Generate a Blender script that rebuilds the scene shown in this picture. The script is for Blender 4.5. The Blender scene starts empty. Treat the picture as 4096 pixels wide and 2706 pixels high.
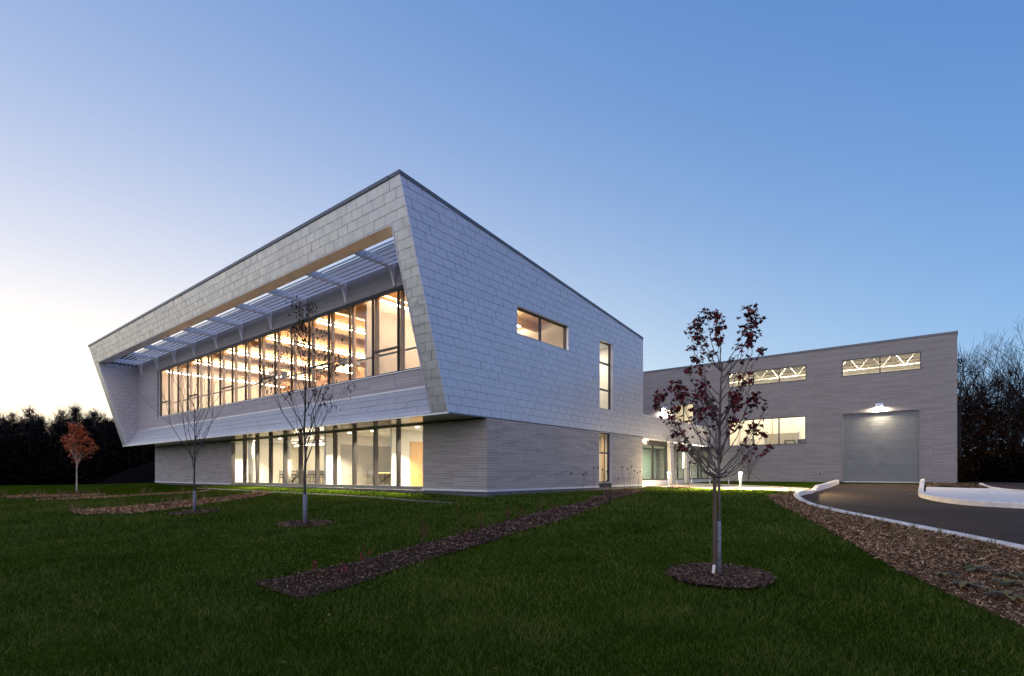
import bpy, math, random
import numpy as np
from mathutils import Vector, Matrix

random.seed(7); rng = np.random.default_rng(7)
sc = bpy.context.scene
COL = sc.collection
PI = math.pi

# ------------------------------------------------------------------ camera
cam = bpy.data.cameras.new('camera')
CAMO = bpy.data.objects.new('camera', cam); COL.objects.link(CAMO)
CAMP = Vector((13.637, -15.338, 0.685))
CAMO.location = CAMP
CAMO.rotation_euler = (PI/2, 0, math.radians(38.92))
cam.sensor_width = 36; cam.lens = 18.474; cam.shift_y = 0.13245
cam.clip_start = 0.05; cam.clip_end = 5000
sc.camera = CAMO

# ------------------------------------------------------------------ world: dusk sky, glow in the west (-X)
world = bpy.data.worlds.new('World'); sc.world = world; world.use_nodes = True
def build_world():
    nt = world.node_tree; N = nt.nodes; L = nt.links; N.clear()
    out = N.new('ShaderNodeOutputWorld'); bg = N.new('ShaderNodeBackground'); L.new(bg.outputs[0], out.inputs[0])
    tc = N.new('ShaderNodeTexCoord')
    nrm = N.new('ShaderNodeVectorMath'); nrm.operation = 'NORMALIZE'; L.new(tc.outputs['Generated'], nrm.inputs[0])
    sep = N.new('ShaderNodeSeparateXYZ'); L.new(nrm.outputs[0], sep.inputs[0])
    dot = N.new('ShaderNodeVectorMath'); dot.operation = 'DOT_PRODUCT'; L.new(nrm.outputs[0], dot.inputs[0])
    dot.inputs[1].default_value = Vector((-.99, .14, .03)).normalized()
    def m(op, a, b=None):
        n = N.new('ShaderNodeMath'); n.operation = op
        for i, v in enumerate((a, b)):
            if v is None: continue
            if isinstance(v, (int, float)): n.inputs[i].default_value = v
            else: L.new(v, n.inputs[i])
        return n.outputs[0]
    z = m('MAXIMUM', sep.outputs[2], 0.0)
    omc = m('SUBTRACT', 1.0, dot.outputs['Value'])
    e1 = m('EXPONENT', m('MULTIPLY', z, -1.0))
    e2 = m('EXPONENT', m('MULTIPLY', omc, -0.7))
    e3 = m('EXPONENT', m('ADD', m('MULTIPLY', omc, -1.0), m('MULTIPLY', z, -3.0)))
    e5 = m('EXPONENT', m('ADD', m('MULTIPLY', omc, -1.5), m('MULTIPLY', z, -3.0)))
    def sc_(col, f):
        n = N.new('ShaderNodeVectorMath'); n.operation = 'SCALE'; n.inputs[0].default_value = col
        if isinstance(f, float): n.inputs['Scale'].default_value = f
        else: L.new(f, n.inputs['Scale'])
        return n.outputs[0]
    def add(a, b):
        n = N.new('ShaderNodeVectorMath'); n.operation = 'ADD'; L.new(a, n.inputs[0]); L.new(b, n.inputs[1]); return n.outputs[0]
    s = add(sc_(SKY_BASE, 1.0), sc_((.0, .129, .763), e1))
    s = add(s, sc_((.0, .137, .298), e2))
    s = add(s, sc_((.0, 1.41, .037), e3))
    s = add(s, sc_((1.968, .0, .0), e5))
    # added sky glow behind the camera, placed to brighten the front-facing walls
    dot2 = N.new('ShaderNodeVectorMath'); dot2.operation = 'DOT_PRODUCT'; L.new(nrm.outputs[0], dot2.inputs[0]); dot2.inputs[1].default_value = Vector((.52, -.85, .0)).normalized()
    e4 = m('EXPONENT', m('ADD', m('MULTIPLY', m('SUBTRACT', 1.0, dot2.outputs['Value']), -2.4), m('MULTIPLY', z, -.4)))
    s = add(s, sc_(SKY_FILL, e4))
    sky = N.new('ShaderNodeTexSky'); sky.sky_type = 'NISHITA'; sky.sun_disc = False
    sky.sun_elevation = math.radians(1.2); sky.sun_rotation = math.radians(-82); sky.dust_density = .6; sky.ozone_density = 3
    ns = N.new('ShaderNodeVectorMath'); ns.operation = 'SCALE'; L.new(sky.outputs[0], ns.inputs[0]); ns.inputs['Scale'].default_value = .015
    s = add(s, ns.outputs[0])
    L.new(s, bg.inputs[0]); bg.inputs[1].default_value = 1.0
SKY_BASE = (.004, .006, .010); SKY_FILL = (1.75, 1.45, 1.42)
build_world()

# the sun has just gone: only a faint warm remainder low in the west
sun = bpy.data.lights.new('sun', 'SUN'); sun.energy = 0.12; sun.angle = math.radians(12); sun.color = (1, .72, .5)
SUN = bpy.data.objects.new('sun', sun); COL.objects.link(SUN)
SUN.rotation_euler = Vector((-.985, .14, .09)).to_track_quat('Z', 'Y').to_euler()

sc.view_settings.view_transform = 'Standard'; sc.view_settings.look = 'None'
sc.view_settings.exposure = 0.0; sc.view_settings.gamma = 1.0
sc.cycles.use_denoising = True
sc.cycles.max_bounces = 8; sc.cycles.transparent_max_bounces = 24; sc.cycles.diffuse_bounces = 4; sc.cycles.glossy_bounces = 4
sc.cycles.sample_clamp_indirect = 6.0
sc.cycles.caustics_reflective = False; sc.cycles.caustics_refractive = False

# ------------------------------------------------------------------ mesh helpers
class MB:
    def __init__(s): s.v = []; s.f = []
    def quad(s, a, b, c, d):
        n = len(s.v); s.v += [tuple(a), tuple(b), tuple(c), tuple(d)]; s.f.append((n, n+1, n+2, n+3)); return s
    def box(s, x0, x1, y0, y1, z0, z1):
        n = len(s.v)
        s.v += [(x0,y0,z0),(x1,y0,z0),(x1,y1,z0),(x0,y1,z0),(x0,y0,z1),(x1,y0,z1),(x1,y1,z1),(x0,y1,z1)]
        s.f += [tuple(n+i for i in q) for q in ((0,3,2,1),(4,5,6,7),(0,1,5,4),(1,2,6,5),(2,3,7,6),(3,0,4,7))]; return s
    def prism(s, pts, d):
        """polygon of 3-D points (counter-clockwise seen from the side d comes from) extruded by d"""
        n = len(s.v); k = len(pts); d = Vector(d)
        s.v += [tuple(p) for p in pts] + [tuple(Vector(p)+d) for p in pts]
        s.f.append(tuple(range(n, n+k))); s.f.append(tuple(range(n+2*k-1, n+k-1, -1)))
        for i in range(k):
            j = (i+1) % k; s.f.append((n+j, n+i, n+k+i, n+k+j))
        return s
    def loft(s, a, b):
        n = len(s.v); k = len(a); s.v += [tuple(p) for p in a] + [tuple(p) for p in b]
        s.f.append(tuple(range(n, n+k))); s.f.append(tuple(range(n+2*k-1, n+k-1, -1)))
        for i in range(k):
            j = (i+1) % k; s.f.append((n+j, n+i, n+k+i, n+k+j))
        return s
    def tube(s, path, rad, n=6, cap=True):
        path = [Vector(p) for p in path]; m = len(path)
        if not isinstance(rad, (list, tuple)): rad = [rad]*m
        base = len(s.v); prev = None
        for i, p in enumerate(path):
            t = (path[min(i+1, m-1)] - path[max(i-1, 0)])
            t = t.normalized() if t.length > 1e-9 else Vector((0,0,1))
            if prev is None:
                a = Vector((1,0,0)) if abs(t.x) < .8 else Vector((0,1,0))
                u = t.cross(a).normalized()
            else:
                u = prev - t*prev.dot(t); u = u.normalized() if u.length > 1e-6 else t.orthogonal().normalized()
            prev = u; w = t.cross(u)
            for k in range(n):
                a = 2*PI*k/n; s.v.append(tuple(p + (u*math.cos(a)+w*math.sin(a))*rad[i]))
        for i in range(m-1):
            for k in range(n):
                a = base+i*n+k; b = base+i*n+(k+1) % n; s.f.append((a, b, b+n, a+n))
        if cap:
            s.f.append(tuple(base+n-1-k for k in range(n))); s.f.append(tuple(base+(m-1)*n+k for k in range(n)))
        return s
    def lathe(s, prof, c=(0,0,0), n=12):
        return s.tube([(c[0], c[1], c[2]+z) for r, z in prof], [r for r, z in prof], n)

def mesh(name, v, f, m=None, smooth=False):
    me = bpy.data.meshes.new(name); me.from_pydata(v, [], f)
    if m: me.materials.append(m)
    if smooth: me.polygons.foreach_set('use_smooth', [True]*len(me.polygons))
    me.update(); return me
def place(o, parent):
    COL.objects.link(o)
    if parent is not None:
        o.parent = parent
        if parent.type == 'EMPTY': o.matrix_parent_inverse = Matrix.Translation(-parent.location)
    return o
def obj(name, b, m, parent=None, smooth=False):
    return place(bpy.data.objects.new(name, mesh(name, b.v, b.f, m, smooth)), parent)
def tag(o, label=None, cat=None, group=None, kind=None):
    if label: o['label'] = label
    if cat: o['category'] = cat
    if group: o['group'] = group
    if kind: o['kind'] = kind
    return o
def thing(name, label, cat, loc=(0,0,0), group=None):
    o = bpy.data.objects.new(name, None); o.location = loc; o.empty_display_size = .2; COL.objects.link(o)
    return tag(o, label, cat, group)
def copy_tree(o, parent=None):
    c = o.copy(); COL.objects.link(c)
    if parent is not None: c.parent = parent
    for ch in list(o.children): copy_tree(ch, c)
    return c
def fast_mesh(name, V, F, m=None, k=4, smooth=False):
    """numpy arrays: V (n,3), F (m,k)"""
    me = bpy.data.meshes.new(name); V = np.ascontiguousarray(V, dtype=np.float32); F = np.ascontiguousarray(F, dtype=np.int32)
    me.vertices.add(len(V)); me.vertices.foreach_set('co', V.ravel())
    me.loops.add(F.size); me.loops.foreach_set('vertex_index', F.ravel())
    me.polygons.add(len(F)); me.polygons.foreach_set('loop_start', np.arange(0, F.size, k, dtype=np.int32))
    me.update(calc_edges=True)
    if m: me.materials.append(m)
    if smooth: me.polygons.foreach_set('use_smooth', np.ones(len(F), dtype=bool))
    return me

# ------------------------------------------------------------------ materials
class NT:
    def __init__(s, name):
        s.m = bpy.data.materials.new(name); s.m.use_nodes = True; s.t = s.m.node_tree
        s.N = s.t.nodes; s.L = s.t.links; s.b = s.N['Principled BSDF']
    def n(s, typ, **kw):
        x = s.N.new(typ)
        for k, v in kw.items():
            if k in x.inputs: x.inputs[k].default_value = v
            else: setattr(x, k, v)
        return x
    def l(s, a, b): s.L.new(a, b); return s
    def math(s, op, a, b=None):
        x = s.N.new('ShaderNodeMath'); x.operation = op
        for i, v in enumerate((a, b)):
            if v is None: continue
            if isinstance(v, (int, float)): x.inputs[i].default_value = v
            else: s.L.new(v, x.inputs[i])
        return x.outputs[0]
    def ramp(s, fac, stops):
        r = s.N.new('ShaderNodeValToRGB'); s.L.new(fac, r.inputs[0])
        while len(r.color_ramp.elements) < len(stops): r.color_ramp.elements.new(.5)
        for e, (p, c) in zip(r.color_ramp.elements, stops):
            e.position = p; e.color = (*c, 1) if len(c) == 3 else c
        return r.outputs[0]
    def noise(s, scale, detail=2, vec=None, rough=.5, stretch=None):
        x = s.N.new('ShaderNodeTexNoise'); x.inputs['Scale'].default_value = scale; x.inputs['Detail'].default_value = detail; x.inputs['Roughness'].default_value = rough
        v = vec or s.pos()
        if stretch:
            mp = s.N.new('ShaderNodeMapping'); mp.inputs['Scale'].default_value = stretch; s.L.new(v, mp.inputs[0]); v = mp.outputs[0]
        s.L.new(v, x.inputs['Vector']); return x.outputs[0]
    def pos(s):
        if not hasattr(s, '_g'): s._g = s.N.new('ShaderNodeNewGeometry')
        return s._g.outputs['Position']
    def obpos(s):
        return s.N.new('ShaderNodeTexCoord').outputs['Object']
    def bump(s, h, strength=.2, dist=.02):
        x = s.N.new('ShaderNodeBump'); x.inputs['Strength'].default_value = strength; x.inputs['Distance'].default_value = dist
        s.L.new(h, x.inputs['Height']); s.L.new(x.outputs[0], s.b.inputs['Normal']); return s
    def set(s, col=None, rough=None, metal=None, spec=None):
        if col is not None: s.b.inputs['Base Color'].default_value = (*col, 1)
        if rough is not None: s.b.inputs['Roughness'].default_value = rough
        if metal is not None: s.b.inputs['Metallic'].default_value = metal
        if spec is not None: s.b.inputs['Specular IOR Level'].default_value = spec
        return s
    def col(s, sock): s.L.new(sock, s.b.inputs['Base Color']); return s

def shade(c, k): return tuple(min(1, x*k) for x in c)
def plain(name, col, rough=.6, metal=0., var=.12, scale=3., bump=0., spec=.5):
    t = NT(name).set(col, rough, metal, spec)
    n = t.noise(scale, 4)
    t.col(t.ramp(n, [(.25, shade(col, 1-var)), (.75, shade(col, 1+var))]))
    if bump: t.bump(t.noise(scale*14, 3), bump, .01)
    return t.m

def cells(t, w, h, axis_u=('x','y')):
    """white noise per brick-like cell; u runs along x+y, v along z"""
    sp = t.N.new('ShaderNodeSeparateXYZ'); t.L.new(t.pos(), sp.inputs[0])
    u = t.math('ADD', sp.outputs[0], sp.outputs[1]); v = t.math('FLOOR', t.math('DIVIDE', sp.outputs[2], h))
    u = t.math('FLOOR', t.math('ADD', t.math('DIVIDE', u, w), t.math('MULTIPLY', v, .5)))
    c = t.N.new('ShaderNodeCombineXYZ'); t.L.new(u, c.inputs[0]); t.L.new(v, c.inputs[1])
    wn = t.N.new('ShaderNodeTexWhiteNoise'); wn.noise_dimensions = '2D'; t.L.new(c.outputs[0], wn.inputs['Vector'])
    return wn.outputs['Value']
def masonry(name, col, w, h, var=.12, rough=.8):
    t = NT(name).set(col, rough)
    c = cells(t, w, h)
    n = t.noise(1.1, 4); n2 = t.noise(60, 2)
    f = t.math('ADD', t.math('ADD', t.math('MULTIPLY', c, .6), t.math('MULTIPLY', n, .25)), t.math('MULTIPLY', n2, .25))
    t.col(t.ramp(f, [(.2, shade(col, 1-var*1.3)), (.55, col), (.9, shade(col, 1+var))]))
    t.bump(t.noise(90, 3), .25, .004)
    return t.m

def tile_material():
    col = TILE_COL
    t = NT('zinc_tile').set(col, .42, .5)
    oi = t.N.new('ShaderNodeObjectInfo'); n = t.noise(.8, 3)
    c = cells(t, .62, .3024)
    f = t.math('ADD', t.math('MULTIPLY', c, .5), t.math('MULTIPLY', n, .5))
    t.col(t.ramp(f, [(.2, shade(col, .965)), (.8, shade(col, 1.03))]))
    r = t.ramp(t.noise(2.5, 3), [(.3, (.30,)*3), (.7, (.44,)*3)]); t.l(r, t.b.inputs['Roughness'])
    t.bump(t.noise(2.6, 1.5), .28, .06)
    return t.m
TILE_COL = (.58, .56, .565)
def glass_material(name, tint=(1,1,1), refl=1.0):
    t = NT(name); N = t.N; N.remove(t.b)
    out = N['Material Output']
    tr = N.new('ShaderNodeBsdfTransparent'); tr.inputs[0].default_value = (*tint, 1)
    gl = N.new('ShaderNodeBsdfGlossy'); gl.inputs['Roughness'].default_value = .01; gl.inputs[0].default_value = (.95,.97,1,1)
    fr = N.new('ShaderNodeFresnel'); fr.inputs[0].default_value = 1.5
    gm = N.new('ShaderNodeNewGeometry')
    f = t.math('MULTIPLY', t.math('MULTIPLY', fr.outputs[0], refl), t.math('SUBTRACT', 1.0, gm.outputs['Backfacing']))
    mx = N.new('ShaderNodeMixShader'); t.l(f, mx.inputs[0]); t.l(tr.outputs[0], mx.inputs[1]); t.l(gl.outputs[0], mx.inputs[2])
    t.l(mx.outputs[0], out.inputs[0]); return t.m
def emit(name, col, s):
    t = NT(name); t.set((.9,.9,.9), .5); t.b.inputs['Emission Color'].default_value = (*col, 1); t.b.inputs['Emission Strength'].default_value = s
    return t.m
def wood(name, col, stretch=(1,8,8), rough=.5, var=.25, plank=None):
    t = NT(name).set(col, rough)
    n = t.noise(2.2, 5, stretch=stretch); n2 = t.noise(.6, 2)
    f = t.math('ADD', t.math('MULTIPLY', n, .7), t.math('MULTIPLY', n2, .3))
    t.col(t.ramp(f, [(.3, shade(col, 1-var)), (.7, shade(col, 1+var))]))
    return t.m

M = {}
M['tile'] = tile_material()
M['gap'] = plain('dark_backing', (.03,.03,.034), .9)
M['brick'] = masonry('grey_stone_brick', (.37,.33,.305), .9225, .1035, .13)
M['brick2'] = masonry('taupe_stone_brick', (.30,.272,.258), 1.1, .105, .10)
M['siding'] = masonry('grey_siding_board', (.42,.375,.385), 3.48, .1095, .10, .6)
M['frame'] = plain('bronze_frame', (.045,.040,.042), .4, .3, .1)
M['frame_light'] = plain('grey_frame', (.20,.19,.20), .4, .4, .1)
M['trim'] = plain('pale_metal_trim', (.62,.62,.65), .35, .3, .06)
M['coping'] = plain('dark_grey_coping', (.13,.13,.145), .4, .5, .1)
M['white_metal'] = plain('white_painted_metal', (.90,.90,.93), .35, .0, .04)
M['fascia'] = plain('pale_soffit_metal', (.93,.93,.95), .3, .4, .05)
M['column'] = plain('beige_column', (.52,.47,.42), .6, 0, .05)
M['concrete'] = plain('pale_concrete', (.55,.54,.52), .85, 0, .14, 2.2, .3)
M['found'] = plain('dark_foundation', (.10,.095,.10), .85, 0, .15, 2., .2)
M['glass'] = glass_material('window_glass', (.93,.95,.94), 1.0)
M['glass_up'] = glass_material('upper_window_glass', (.92,.9,.88), 1.0)
M['glass_green'] = glass_material('entrance_glass', (.80,.88,.84), .8)
M['wood'] = wood('glulam', (.62,.40,.21), (6,6,1))
M['deck'] = wood('wood_deck', (.58,.37,.20), (1,9,9))
M['door_wood'] = wood('door_veneer', (.55,.32,.13), (9,9,1), .35, .15)
M['white_wall'] = plain('white_wall', (.74,.70,.63), .8, 0, .04)
M['beige_wall'] = plain('beige_wall', (.62,.57,.47), .8, 0, .04)
M['grey_panel'] = plain('grey_panel', (.27,.25,.215), .7, 0, .08)
M['ceiling'] = plain('white_ceiling', (.78,.76,.72), .8, 0, .03)
M['carpet'] = plain('grey_floor', (.22,.21,.2), .8, 0, .1)
M['black'] = plain('black_plastic', (.02,.02,.02), .5, 0, .1)
M['dark'] = plain('charcoal_metal', (.06,.06,.065), .5, .2, .1)
M['lamp_warm'] = emit('warm_light', (1,.82,.60), 75)
M['lamp_white'] = emit('white_light', (1,.86,.68), 60)
M['door_frame'] = plain('door_frame_steel', (.24,.23,.225), .5, .5, .1)
M['steel'] = plain('galvanised_steel', (.5,.48,.46), .35, .7, .1)
# ------------------------------------------------------------------ terrain
GP = np.array([[11.02,-12.1,-.92],[7.87,-14.65,-.92],[14.19,-9.44,-.95],[11.2,-7.58,-.8],[1.16,-8.26,-.62],[-4.79,-8.65,-.58],[-27.27,-7.06,-.5],[5.96,12.72,-.12],[9.07,10.03,-.17],[14.82,-2.64,-.66],[14.74,10.25,-.38],[13.09,-.01,-.52],[7.87,-6.14,-.62],[.3,-.3,-.24],[-3.7,-.5,-.2],[-12,-.5,-.15],[-22,-.5,-.12],[-37,-.5,-.12],[.5,7,-.22],[.5,13.6,-.16],[2,19,-.03],[2,26.8,.06],[8,26.8,.1],[12.8,26.8,.1],[15,24,-.05],[-12,-3,-.32],[-22,-3,-.3],[-1,-3,-.42],[-35,-3,-.33],[6,22,0],[13.64,-15.34,-.93],[-60,-30,-.8],[-60,40,-.5],[40,-30,-1],[50,30,-.4],[0,-40,-1],[14,-24,-.97],[-30,-20,-.75],[30,5,-.5],[-45,15,-.4],[22,45,-.2],[-20,60,-.2],[60,80,-.3],[-70,90,-.4]])
def _fit(C, lam=.02):
    n = len(C); d = np.linalg.norm(C[:,None,:2]-C[None,:,:2], axis=2)/10
    K = np.where(d > 0, d*d*np.log(d+1e-12), 0)+lam*np.eye(n); P = np.c_[np.ones(n), C[:,:2]/10]
    return np.linalg.solve(np.block([[K, P],[P.T, np.zeros((3,3))]]), np.r_[C[:,2],0,0,0])
GW = _fit(GP)
def ground(x, y):
    x = np.asarray(x, float); y = np.asarray(y, float)
    out = np.full(np.broadcast(x, y).shape, GW[-3]) + GW[-2]*x/10 + GW[-1]*y/10
    for (a, b, _), w in zip(GP, GW):
        d2 = ((x-a)**2+(y-b)**2)/100
        out = out + w*np.where(d2 > 0, .5*d2*np.log(d2+1e-24), 0)
    r = np.hypot(x+5, y-15); k = np.clip((r-70)/60, 0, 1)
    return np.clip(out, -1.3, .35)*(1-k) - .6*k
def undul(x, y): return .012*np.sin(x*1.7+y*.6)*np.sin(y*1.3-x*.4)
def gz(x, y): return float(ground(x, y))
def inside(poly, x, y):
    x = np.asarray(x, float); y = np.asarray(y, float); r = np.zeros(np.broadcast(x, y).shape, bool); n = len(poly)
    for i in range(n):
        (x0, y0), (x1, y1) = poly[i], poly[(i+1) % n]
        if y0 == y1: continue
        c = ((y0 > y) != (y1 > y)) & (x < (x1-x0)*(y-y0)/(y1-y0)+x0); r ^= c
    return r
def smooth_line(pts, n=6, closed=False):
    P = [Vector((*p, 0)) for p in pts]; out = []; m = len(P)
    for i in range(m if closed else m-1):
        p0 = P[(i-1) % m] if closed or i > 0 else P[i]*2-P[i+1]; p1 = P[i]; p2 = P[(i+1) % m]
        p3 = P[(i+2) % m] if closed or i+2 < m else P[i+1]*2-P[i]
        for k in range(n):
            t = k/n; q = .5*((2*p1)+(p2-p0)*t+(2*p0-5*p1+4*p2-p3)*t*t+(3*p1-p0-3*p2+p3)*t**3); out.append((q.x, q.y))
    if not closed: out.append(tuple(pts[-1]))
    return out

STRIP = list([(6.3,-11.95),(7.62,-12.0),(7.56,-11.3),(7.28,-10.3),(7.0,-8.97),(6.7,-6.8),(6.1,-3.5),(5.0,.4),(3.6,5.0),(2.6,8.6),(1.6,10.6),(.7,11.2),(.55,8.5),(1.5,6.6),(3.0,3.6),(4.1,.55),(4.8,-3.2),(5.5,-6.5),(5.93,-8.4),(6.25,-10.2)])
CURB = smooth_line([(8.85,12.0),(8.98,10.0),(9.5,7.2),(10.42,4.1),(11.29,2.4),(12.14,1.1),(13.1,-.25),(14.11,-1.6),(14.95,-2.75),(16.3,-4.4),(18.5,-7.0)], 6)
BED_R = [(9.0,9.6),(8.3,7.6),(8.7,6.2),(9.91,2.69),(11.39,-1.0),(12.24,-3.15),(12.8,-4.65),(13.22,-5.65),(13.54,-6.27),(13.81,-6.83),(14.04,-7.34),(14.5,-8.2),(15.3,-9.4)] + [p for p in reversed(CURB) if p[1] < 9.4]
DRIVE_L = [(8.45,27.2),(8.5,24.),(8.62,17.2),(8.75,14.7)] + CURB[6:]
DRIVE_R = [(12.95,27.2),(12.95,21.5),(13.1,15.2),(13.5,12.6),(14.1,11.2),(14.8,10.4),(15.6,10.1),(16.6,10.3),(19,11.2),(24,13.5),(60,28)]
DRIVE = DRIVE_L + [(60,-40)] + list(reversed(DRIVE_R))
BED1 = smooth_line([(-10.4,-10.7),(-7.6,-10.75),(-6.43,-9.83),(-6.86,-8.9),(-7.91,-7.3),(-8.7,-6.1),(-11.3,-2.9),(-13.6,-2.5),(-12.4,-4.6),(-11.8,-6.2),(-10.7,-8.0),(-10.4,-9.45)], 3, True)
BED2 = smooth_line([(-19.6,-10.1),(-18.4,-8.86),(-18.05,-7.44),(-17.59,-5.52),(-17.36,-3.53),(-18.64,-3.05),(-19.3,-4.93),(-20.0,-6.89),(-20.5,-8.42),(-20.9,-9.67)], 3, True)
BED3 = smooth_line([(-25.2,-10.6),(-22.57,-9.6),(-21.86,-8.55),(-21.2,-7.3),(-23.6,-6.6),(-25.7,-7.75),(-27.2,-9.18),(-27.4,-10.21)], 3, True)
TREES = {'maple': (11.2,-7.58), 'locust': (1.15,-8.25), 'bare': (-4.8,-8.65), 'red': (-27.26,-7.06), 'birch': (2.3,13.37)}
def ring(c, r, n=22): return [(c[0]+r*math.cos(2*PI*i/n)*(1+.05*math.sin(3*i)), c[1]+r*math.sin(2*PI*i/n)*(1+.05*math.cos(2*i))) for i in range(n)]
RINGS = {'maple': ring((11.22,-7.6),.70), 'locust': ring(TREES['locust'],.66), 'bare': ring(TREES['bare'],.68), 'red': ring(TREES['red'],.6), 'birch': ring((2.45,13.4),.6)}
PATH = [(-1.0,15.2),(1.0,14.9),(4.01,13.68),(5.91,13.11),(8.9,12.0),(8.75,14.9),(6.13,17.1),(4.2,18.3),(.78,19.6),(-1.0,20.5)]

def axis(a, b, step, far):
    c = list(np.arange(a, b+1e-6, step)); d = step
    lo = []; x = a
    while x > -far: d *= 1.35; x -= d; lo.append(x)
    hi = []; x = b; d = step
    while x < far: d *= 1.35; x += d; hi.append(x)
    return np.array(lo[::-1]+c+hi)
def lawn_material():
    t = NT('lawn').set((.03,.06,.012), .95, 0, 0.)
    n = t.noise(.5, 4); n2 = t.noise(26, 4, rough=.7); n3 = t.noise(3.0, 4)
    f = t.math('ADD', t.math('ADD', t.math('MULTIPLY', n, .4), t.math('MULTIPLY', n2, .35)), t.math('MULTIPLY', n3, .25))
    t.col(t.ramp(f, [(.3, (.014,.028,.002)), (.5, (.038,.064,.004)), (.7, (.075,.100,.008))]))
    t.bump(t.noise(60, 4, rough=.8), 1.0, .04)
    return t.m
M['lawn'] = lawn_material()
GX = axis(-40, 22, .25, 900); GY = axis(-20, 28, .25, 900)
def build_ground():
    X, Y = np.meshgrid(GX, GY, indexing='ij'); Z = ground(X, Y)
    dr = inside(DRIVE, X, Y)
    for dx, dy in ((.15,0),(-.15,0),(0,.15),(0,-.15)): dr |= inside(DRIVE, X+dx, Y+dy)
    Z = np.where(dr, Z-.30, Z)
    bl = (X > -37) & (X < -.3) & (Y > .3) & (Y < 28) | ((Y > 27.6) & (Y < 50) & (X > -37) & (X < 14.3))
    Z = np.where(bl, -.9, Z)
    Z = Z + undul(X, Y)*(~dr)
    nx, ny = X.shape; V = np.stack([X, Y, Z], -1).reshape(-1, 3)
    i = np.arange(nx*ny).reshape(nx, ny)
    F = np.stack([i[:-1,:-1], i[1:,:-1], i[1:,1:], i[:-1,1:]], -1).reshape(-1, 4)
    o = place(bpy.data.objects.new('lawn_ground', fast_mesh('lawn_ground', V, F, M['lawn'], 4, True)), None)
    tag(o, kind='structure')
build_ground()
def clip_half(poly, a, b, c):
    """keep a*u+b*v<=c"""
    out = []; n = len(poly)
    for i in range(n):
        p = poly[i]; q = poly[(i+1) % n]; dp = a*p[0]+b*p[1]-c; dq = a*q[0]+b*q[1]-c
        if dp <= 0: out.append(p)
        if (dp < 0 < dq) or (dq < 0 < dp):
            t = dp/(dp-dq); out.append((p[0]+(q[0]-p[0])*t, p[1]+(q[1]-p[1])*t))
    return out
def sheet(name, poly, m, off, step=.3, kind='structure', parent=None, bumpy=0.):
    """a sheet that follows the ground inside poly"""
    poly = [tuple(p) for p in poly]; b = bmesh_fill(poly, step)
    V, F = b; V = np.array(V); Z = ground(V[:,0], V[:,1])+undul(V[:,0], V[:,1])+off
    if bumpy: Z = Z+bumpy*(np.sin(V[:,0]*5.1)*np.sin(V[:,1]*4.3)+.6*np.sin(V[:,0]*11+V[:,1]*7))
    o = place(bpy.data.objects.new(name, mesh(name, np.c_[V[:,:2], Z].tolist(), F, m, True)), parent)
    if kind: tag(o, kind=kind)
    return o
def bmesh_fill(poly, step):
    import bmesh
    from mathutils.geometry import tessellate_polygon
    bm = bmesh.new(); vs = [bm.verts.new((x, y, 0)) for x, y in poly]
    for t in tessellate_polygon([[Vector((x, y, 0)) for x, y in poly]]):
        try: bm.faces.new([vs[i] for i in t])
        except ValueError: pass
    xs = [p[0] for p in poly]; ys = [p[1] for p in poly]
    for ax, lo, hi in ((0, min(xs), max(xs)), (1, min(ys), max(ys))):
        lo = max(lo, -45); hi = min(hi, 45); k = lo+step
        while k < hi:
            no = (1,0,0) if ax == 0 else (0,1,0); co = (k,0,0) if ax == 0 else (0,k,0)
            bmesh.ops.bisect_plane(bm, geom=bm.verts[:]+bm.edges[:]+bm.faces[:], plane_co=co, plane_no=no); k += step
    bm.normal_update()
    for f in bm.faces:
        if f.normal.z < 0: f.normal_flip()
    bm.verts.index_update()
    r = [tuple(v.co) for v in bm.verts], [tuple(v.index for v in f.verts) for f in bm.faces]
    bm.free(); return r
def asphalt():
    t = NT('asphalt').set((.04,.038,.036), .92, 0, .2)
    n = t.noise(.35, 4, stretch=(.5,1.5,1)); n2 = t.noise(120, 2)
    f = t.math('ADD', t.math('MULTIPLY', n, .6), t.math('MULTIPLY', n2, .4))
    t.col(t.ramp(f, [(.3, (.044,.025,.014)), (.7, (.095,.055,.030))])); t.bump(t.noise(150, 3), .5, .006); return t.m
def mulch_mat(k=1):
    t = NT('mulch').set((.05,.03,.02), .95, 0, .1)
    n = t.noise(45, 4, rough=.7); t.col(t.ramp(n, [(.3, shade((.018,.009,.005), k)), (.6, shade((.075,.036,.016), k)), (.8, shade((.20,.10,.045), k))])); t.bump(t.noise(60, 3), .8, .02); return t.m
M['asphalt'] = asphalt(); M['mulch'] = mulch_mat(.8); M['mulch_lit'] = mulch_mat(2.0)  # brighter mulch copy for the right bed, warm lamp light put into its colour
M['gravel'] = plain('gravel', (.09,.08,.065), .9, 0, .5, 40, .6)
sheet('driveway', DRIVE, M['asphalt'], -.13, .6)
sheet('mulch_strip', STRIP, M['mulch'], .016, .25, bumpy=.003)
sheet('mulch_bed', BED_R, M['mulch_lit'], .016, .3, bumpy=.004)
for n_, p_ in (('mulch_bed', BED1), ('mulch_bed', BED2), ('mulch_bed', BED3)): sheet(n_, p_, M['mulch'], .018, .3, bumpy=.004)
for k_, p_ in RINGS.items(): sheet('mulch_ring', p_, M['mulch'], .03, .15, bumpy=.006)
sheet('drip_gravel', [(-22,-2.33),(.4,-2.33),(.4,-2.19),(-22,-2.19)], M['gravel'], .012, .3)
sheet('footpath', PATH, plain('path_paving', (.20,.17,.15), .9, 0, .3, 9, .3), .03, .4)
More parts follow.
